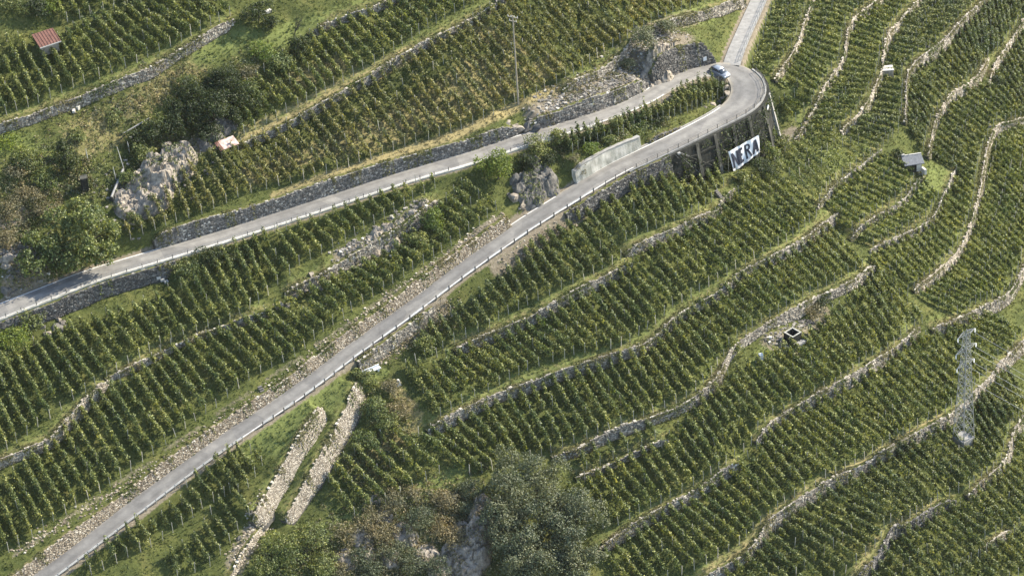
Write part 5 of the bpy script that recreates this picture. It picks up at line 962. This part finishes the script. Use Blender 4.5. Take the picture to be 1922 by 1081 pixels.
# leaning pale rail, posts and low wall of the gully
a3, b3_ = at(228, 262), at(282, 230); e = empty('handrail', tuple(a3)); tag(e, 'pale slanting rail on posts at the edge of the dry meadow', 'rail')
MB().bar((0, 0, 1.0), b3_-a3+np.array([0, 0, 1.0]), .13, 6).build('rail', M['concrete'], e)
for f in (.03, .5, .97): q = (b3_-a3)*f; MB().bar((q[0], q[1], q[2]-.5), (q[0], q[1], q[2]+1.0), .07, 6).build('post', M['wood'], e)
p = at(250, 258); s_ = empty('flat_stone', tuple(p), .5); tag(s_, 'pale yellow slab lying beside the slanting rail', 'slab'); MB().hexa([(-.8, -.3, -.1), (.8, -.3, -.1), (.8, .3, -.1), (-.8, .3, -.1), (-.7, -.25, .25), (.75, -.3, .2), (.7, .28, .2), (-.7, .25, .28)]).build('slab', M['plaster'], s_)
for (x, y, h, dx, lb) in [(233, 318, 5.0, -.7, 'tall bent pale post at the edge of the gully'), (218, 338, 2.8, -.2, 'short pale post above the low concrete wall'), (243, 285, 2.2, -.1, 'post under the slanting rail'), (165, 300, 2.4, -.1, 'weathered post left of the gully')]:
    p = at(x, y); e = empty('fence_post', tuple(p)); tag(e, lb, 'post', 'posts around the rocky gully'); MB().bar((0, 0, -.3), (dx*.6, 0, h*.6), .09, 6).bar((dx*.6, 0, h*.6), (dx, 0, h), .085, 6, .06).build('shaft', M['plaster'], e)
a3, b3_ = at(210, 378), at(232, 325); e = empty('parapet', tuple(a3)); tag(e, 'short curved concrete parapet above the pale rock face', 'wall'); d = b3_-a3; nn = np.array([-d[1], d[0], 0]); nn /= np.linalg.norm(nn)
MB().hexa([tuple(q) for q in (-nn*.35+[0, 0, -1], d-nn*.35+[0, 0, -1], d+nn*.35+[0, 0, -1], nn*.35+[0, 0, -1], -nn*.3+[0, 0, .9], d-nn*.25+[0, 0, .8], d+nn*.25+[0, 0, .8], nn*.3+[0, 0, .9])]).build('body', M['concretemid'], e); MB().bar(np.array([0, 0, .92]), d+np.array([0, 0, .82]), .22, 8).build('coping', M['concrete'], e)
# drain pipe with pale stones under the upper road
a3, b3_ = at(268, 508), at(312, 530); e = empty('drain_pipe', tuple(a3)); tag(e, 'pale stepped drain running down the dark retaining wall', 'drain')
for k in range(7): q = (b3_-a3)*(k/6); MB().box((q[0], q[1], q[2]+.15), (.8, .6, .5), .5).build('block', M['plaster'], e, .05)
# signs and mirror
p = at(1318, 112); e = empty('notice', tuple(p)); ip = int(np.argmin((project(WOBJ['tall shaded stone wall behind the hairpin beside the parked car'][1] @ np.array([[1, 0, 0], [0, 1, 0]]) + np.array([0, 0, 1.0])*float(p[2])) - np.array([1318, 108]))[:, 0]**2)) if WOBJ['tall shaded stone wall behind the hairpin beside the parked car'] else 0
ww = WOBJ['tall shaded stone wall behind the hairpin beside the parked car']; tag(e, 'small white notice board on the shaded wall behind the car', 'sign')
q = ww[1][ip]; n_ = ww[2][ip]; e.location = (q[0]-n_[0]*1.25, q[1]-n_[1]*1.25, ww[3][ip]); aa = math.atan2(n_[1], n_[0])-math.pi/2
e.rotation_euler = (0, 0, aa); MB().box((0, 0, 1.7), (.75, .05, .9)).build('board', M['white'], e); MB().bar((0, .06, -.2), (0, .06, 2.0), .04, 6).build('post', M['steel'], e)
i = int(np.argmin((wpx[:, 0]-1440)**2+(wpx[:, 1]-196)**2)); q = WP[i]-WN[i]*.75; e = empty('round_sign', (q[0], q[1], WZT[i]-1.5)); tag(e, 'round white disc fixed below the hairpin railing', 'sign'); pnn = -WN[i]
MB().bar((pnn[0]*.25, pnn[1]*.25, .3), (pnn[0]*.34, pnn[1]*.34, .3), .5, 20).build('disc', M['white'], e); MB().bar((0, 0, .3), (pnn[0]*.26, pnn[1]*.26, .3), .06, 6).build('bracket', M['steel'], e)
# slanting pole and stays from the road edge above the vines
i = int(np.argmin((wpx[:, 0]-1272)**2+(wpx[:, 1]-288)**2)); q0 = np.array([WP[i][0]-WN[i][0]*.9, WP[i][1]-WN[i][1]*.9, WZT[i]-.1]); e = empty('slanting_pole', tuple(q0)); tag(e, 'grey pole slanting down from the road edge with wire stays', 'pole')
g = at(1352, 322); g = g+np.array([0, 0, .8]); MB().bar((0, 0, 0), g-q0, .10, 8, .08).build('pole', M['concretemid'], e); MB().box((0, 0, .0), (.6, .5, .35), .5).build('bracket', M['concrete'], e)
for (x, y, dx) in ((1300, 325, -1.2), (1325, 335, -.4), (1345, 312, .6)):
    g = at(x, y); MB().bar((dx*.6, dx*.35, 0), g-q0, .022, 4).build('stay_wire', M['cable'], e)
# ------------------------------------------------------------------ wooden line pole and lattice pylon
p = at(973, 196); e = empty('utility_pole', tuple(p)); tag(e, 'tall wooden line pole standing in the dry vineyard', 'utility pole')
HP = 20.0; MB().bar((0, 0, -1), (0, 0, HP), .19, 10, .12).build('pole', M['wood'], e)
arm = MB().box((0, 0, HP-.4), (2.2, .14, .16), -.5).build('crossarm', M['wood'], e); MB().box((0, 0, HP-1.3), (1.6, .12, .14), -.5).build('crossarm', M['wood'], e)
for s in (-1, -.35, .35, 1):
    c_, s2 = math.cos(-.5)*s, math.sin(-.5)*s; MB().bar((c_, s2, HP-.35), (c_, s2, HP), .07, 8, .05).build('insulator', M['white'], e)
for s in (-.7, .7):
    c_, s2 = math.cos(-.5)*s, math.sin(-.5)*s; MB().bar((c_, s2, HP-1.25), (c_, s2, HP-.95), .07, 8, .05).build('insulator', M['white'], e)
pb = at(1808, 832); PY = empty('lattice_pylon', tuple(pb), R(38)); tag(PY, 'galvanised lattice pylon on a pale concrete base among the right vines', 'pylon')
HT, W0, W1 = 26.5, 1.45, .42
MB().hexa([(-1.6, -1.6, -1.5), (1.6, -1.6, -1.5), (1.6, 1.6, -1.5), (-1.6, 1.6, -1.5), (-1.5, -1.5, 1.7), (1.5, -1.5, 1.7), (1.5, 1.5, 1.7), (-1.5, 1.5, 1.7)]).build('concrete_base', M['concrete'], PY, .04)
def pc(z, sx, sy): f = (z-1)/(HT-1); w = W0*(1-f)+W1*f; return Vector((sx*w, sy*w, z))
for sx in (-1, 1):
    for sy in (-1, 1): MB().bar(pc(1, sx, sy), pc(HT, sx, sy), .085, 5, .06).build('leg', M['steel'], PY)
zs = [1.0]
while zs[-1] < HT-.8: f = (zs[-1]-1)/(HT-1); zs.append(min(HT, zs[-1]+2.3*(1-f)+1.1*f))
for k, (A, B) in enumerate((((-1, -1), (1, -1)), ((1, -1), (1, 1)), ((1, 1), (-1, 1)), ((-1, 1), (-1, -1)))):
    mb = MB()
    for j, (z0, z1) in enumerate(zip(zs[:-1], zs[1:])):
        mb.bar(pc(z0, *A), pc(z1, *B), .032, 4); mb.bar(pc(z0, *B), pc(z1, *A), .032, 4); mb.bar(pc(z1, *A), pc(z1, *B), .025, 4)
    mb.build('lattice_face', M['steel'], PY)
for z, w in ((HT-.6, 2.3), (HT-4.2, 2.7), (HT-7.6, 2.3)):
    mb = MB()
    for sx in (-1, 1):
        tip = Vector((sx*w, 0, z)); q = .5
        for sy in (-1, 1): mb.bar((sx*.4, sy*.45, z), tip, .05, 4); mb.bar((sx*.4, sy*.45, z+.8 if z < HT-1 else z+.3), tip, .04, 4)
    mb.build('crossarm', M['steel'], PY)
    for sx in (-1, 1):
        mb = MB()
        for j in range(4): mb.bar((sx*w, 0, z-.1-j*.22), (sx*w, 0, z-.24-j*.22), .13, 8, .08)
        mb.build('insulator', M['white'], PY)
bpy.context.view_layer.update()
WMAT = PY.matrix_world
k = 0
for z, w in ((HT-.6, 2.3), (HT-4.2, 2.7), (HT-7.6, 2.3)):
    for sx in (-1, 1):
        a0 = WMAT @ Vector((sx*w, 0, z-1.0)); tgt = a0+Vector((95, -58, -26)); mb = MB(); prev = a0
        for j in range(1, 25):
            f = j/24; q = a0.lerp(tgt, f)+Vector((0, 0, -14*f*(1-f))); mb.bar(prev, q, .024, 4); prev = q
        lb = '%s power line running from the %s pylon arm to the right border' % ('near' if sx < 0 else 'far', ('top', 'middle', 'lowest')[k])
        o = mb.build('power_line', M['cable'], None); tag(o, lb, 'cable', 'power lines on the pylon')
    k += 1
# ------------------------------------------------------------------ stair notches: stone stairs set into the walls, coloured dark for the shade in the slots
def steps(x, y, label, n=6, w=.8):
    p = at(x, y); pp = None
    gx = base(p[0]+1, p[1])-base(p[0]-1, p[1]); gy = base(p[0], p[1]+1)-base(p[0], p[1]-1); a = math.atan2(gy, gx)-math.pi/2
    e = empty('stone_stair', tuple(p), a); tag(e, label, 'stairs', 'stone stairs in the terrace walls')
    for k in range(n): MB().box((random.uniform(-.04, .04), -.6+k*.30, -.35+k*.30), (w, .42, .7)).build('step', M['stonedark'], e)
for (x, y, lb) in [(1512, 38, 'dark narrow stair in the first pale wall right of the track'), (1655, 112, 'dark stair above the small square stone shed'), (1703, 158, 'dark stair at the foot of the notched grey wall'), (1748, 98, 'dark stair at the lower notch of the grey wall'), (1800, 50, 'dark stair at the upper notch of the grey wall'), (1786, 186, 'dark stair in the curving pale wall'), (1866, 250, 'dark stair at the top of the long bright wall'), (1788, 482, 'dark stair at the elbow of the long bright wall'), (1880, 570, 'dark stair in the wall above the pylon'), (1362, 548, 'dark stair in the long middle wall'), (1695, 648, 'dark stair near the upper end of the capped wall'), (1442, 985, 'dark stair in the tan path wall'), (494, 742, 'dark gap with steps in the rubble wall of the lower road'), (1352, 372, 'dark stair in the shaded wall under the hairpin')]: steps(x, y, lb)
# loose timber stacked against the rubble wall
e0 = at(790, 628); e = empty('timber_stack', tuple(e0)); tag(e, 'grey timber posts leaning on the rubble under the lower road', 'timber')
for k in range(9): MB().bar((k*.30-1.2, k*.16, -.2), (k*.30-1.5+random.uniform(-.1, .1), k*.16+.5, 2.3+random.uniform(-.3, .3)), .07, 5).build('post', M['wood'], e)
# ------------------------------------------------------------------ grass
def scatter_rubble(name, label, paths, n, lo, hi, mat):
    C_ = []; 
    for pts, rad, cnt in paths:
        c = catmull(pts, 8); P = unproj(c[:, 0], c[:, 1], Z); P = resample(P, .3); i = rng.integers(0, len(P), cnt); C_.append(P[i, :2]+rng.normal(0, rad, (cnt, 2)))
    C_ = np.vstack(C_); on_ = gsample(ONROAD[oy:oy+nyf, ox:ox+nxf], C_[:, 0], C_[:, 1]); C_ = C_[on_ < .02]; k = len(C_); zc = Z(C_[:, 0], C_[:, 1]); s_ = lo+(hi-lo)*rng.random(k)**2.2
    B_ = np.array([(x, y, z) for z in (-.5, .6) for x, y in ((-1, -1), (1, -1), (1, 1), (-1, 1))], float); V = B_[None]*rng.uniform(.55, 1.25, (k, 8, 3))*s_[:, None, None]; a = rng.uniform(0, 6.28, k)[:, None]
    V = np.stack([V[..., 0]*np.cos(a)-V[..., 1]*np.sin(a), V[..., 0]*np.sin(a)+V[..., 1]*np.cos(a), V[..., 2]], -1)+np.column_stack([C_, zc])[:, None, :]
    return tag(link(name, npmesh(name, V.reshape(-1, 3), (np.arange(k)[:, None, None]*8+PF[None]).reshape(-1, 4)), None, M[mat]), label, 'rubble', kind='stuff')
scatter_rubble('rubble', 'loose pale rubble along the bank of the lower road', [([(30, 1035), (217, 922), (334, 848), (434, 785), (500, 735), (560, 690), (640, 625), (740, 550), (840, 480), (940, 405)], .5, 1500), ([(700, 668), (770, 622), (840, 570)], 1.3, 700), ([(930, 500), (1030, 430), (1095, 385)], .8, 260), ([(440, 1060), (470, 1005), (500, 955)], .9, 350)], 0, .06, .22, 'stonewarm')
scatter_rubble('scree', 'grey scree and stones on the banks and rock ledges', [([(1030, 215), (1100, 185), (1180, 150), (1235, 105)], 2.2, 2200), ([(1200, 90), (1260, 60)], 1.6, 400), ([(640, 478), (720, 450), (800, 395)], 1.2, 600), ([(230, 385), (300, 330), (350, 290)], 2.4, 700), ([(1440, 640), (1530, 600)], 1.0, 200), ([(20, 480), (60, 500), (30, 530)], 2.5, 300)], 0, .08, .34, 'stonemid')
NG = 170000
gx_ = rng.uniform(-104, 126, NG); gy_ = rng.uniform(-80, 136, NG); gz_ = Z(gx_, gy_); sp = project(np.column_stack([gx_, gy_, gz_]))
fr = lambda G: gsample(G[oy:oy+nyf, ox:ox+nxf], gx_, gy_)
dr, br_, on, lu = fr(DRY), fr(BARE), fr(ONROAD), fr(LUSH)
ok = (sp[:, 0] > -30) & (sp[:, 0] < PW+30) & (sp[:, 1] > -30) & (sp[:, 1] < PH+60) & (on < .02) & (rng.random(NG) > br_*.85)
gx_, gy_, gz_, dr, lu = gx_[ok], gy_[ok], gz_[ok], dr[ok], np.clip(lu[ok], 0, 1); n = len(gx_)
hh = (1+.5*lu)*rng.uniform(.14, .42, n)*(.7+.7*(vnoise(gx_/4, gy_/4, 11)+.5)); V = np.zeros((n, 3, 3, 3))
for k in range(3):
    a = rng.uniform(0, 2*math.pi, n); w = rng.uniform(.05, .13, n); ox_ = rng.normal(0, .10, n); oy_ = rng.normal(0, .10, n); lx = rng.normal(0, .14, n); ly = rng.normal(0, .14, n)
    V[:, k, 0] = np.column_stack([gx_+ox_-np.cos(a)*w, gy_+oy_-np.sin(a)*w, gz_-.05]); V[:, k, 1] = np.column_stack([gx_+ox_+np.cos(a)*w, gy_+oy_+np.sin(a)*w, gz_-.05]); V[:, k, 2] = np.column_stack([gx_+ox_+lx, gy_+oy_+ly, gz_+hh])
go = link('grass', npmesh('grass', V.reshape(-1, 3), np.arange(n*9).reshape(-1, 3), {'dry': np.repeat(dr, 9), 'lush': np.repeat(lu, 9)}), None, M['grass'])
tag(go, 'short rough grass and herbs covering the terraces', 'grass', kind='stuff')
print('grass', n)
# ------------------------------------------------------------------ rough undergrowth on the banks nobody mows
UV_, UM_ = [], []
for pts, rad, cnt, mix in [([(655, 1050), (720, 990), (800, 950), (885, 945), (890, 1030), (780, 1060), (680, 1085)], 2.8, 1500, (.7, .25)), ([(0, 360), (80, 370), (40, 420), (15, 460)], 2.6, 520, (.7, .1)), ([(240, 330), (330, 240), (420, 180), (490, 135)], 2.6, 700, (.2, .2)), ([(90, 300), (130, 340), (180, 330), (60, 330)], 2.8, 500, (.35, .15)), ([(700, 750), (745, 800), (700, 850), (660, 900)], 1.8, 420, (.4, .1)),
                           ([(1000, 290), (1060, 275), (1150, 258), (1250, 225)], 1.1, 360, (.3, .1)), ([(1040, 190), (1120, 160), (1200, 110), (1260, 60)], 2.2, 320, (.75, .2)), ([(150, 240), (260, 190), (350, 140)], 2.4, 300, (.6, .1)), ([(520, 1060), (600, 1030), (640, 1000)], 2.2, 350, (.3, .2)), ([(700, 655), (780, 615), (850, 570)], 1.2, 160, (.7, .1)), ([(330, 505), (420, 480), (480, 465)], 1.2, 220, (.1, .1)), ([(20, 540), (100, 500), (200, 470)], 1.4, 220, (.5, .1))]:
    c = catmull(pts, 8); P = resample(unproj(c[:, 0], c[:, 1], Z), .3); C = P[rng.integers(0, len(P), cnt), :2]+rng.normal(0, rad, (cnt, 2)); C = C[gsample(ONROAD[oy:oy+nyf, ox:ox+nxf], C[:, 0], C[:, 1]) < .02]
    k = len(C); r_ = rng.uniform(.25, .8, k); q = 13; d = rng.normal(0, 1, (k, q, 3)); d /= np.linalg.norm(d, axis=-1)[..., None]; d[..., 2] = np.abs(d[..., 2]); X_ = C[:, None, :]+d[..., :2]*r_[:, None, None]; z_ = Z(X_[..., 0], X_[..., 1])+d[..., 2]*r_[:, None]*.8
    UV_.append(leaf_quads(np.column_stack([X_.reshape(-1, 2), z_.ravel()]), rng.uniform(.08, .2, k*q), d.reshape(-1, 3)*.8+np.array([0, 0, .3]))); u_ = rng.random(k); UM_.append(np.repeat(np.where(u_ < mix[0], 0, np.where(u_ < mix[0]+mix[1], 1, 2)), q))
UV_ = np.vstack(UV_)
tag(link('undergrowth', npmesh('undergrowth', UV_, quadidx(len(UV_)//4), midx=np.concatenate(UM_)), None, [M['bushbrown'], M['bushgrey'], M['vinedark']]), 'rough brown and green undergrowth on the rocky banks', 'undergrowth', kind='stuff')
# ------------------------------------------------------------------ thin haze
hz = MB().box((0, -100, 40), (1100, 1100, 650)).build('haze', None); tag(hz, 'thin pale haze over the slope', 'haze', kind='stuff')
hm = bpy.data.materials.new('thin_haze'); hm.use_nodes = True; hn = hm.node_tree.nodes; hn.clear(); ho = hn.new('ShaderNodeOutputMaterial'); hv = hn.new('ShaderNodeVolumePrincipled'); hv.inputs['Density'].default_value = .000014; hv.inputs['Color'].default_value = (1, .97, .92, 1); hv.inputs['Anisotropy'].default_value = .3
hm.node_tree.links.new(hv.outputs[0], ho.inputs['Volume']); hz.data.materials.append(hm); SC.cycles.volume_bounces = 0
for o in list(COL.objects):
    if o.parent is None and o.get('category') and not o.get('kind'): o['kind'] = 'thing'
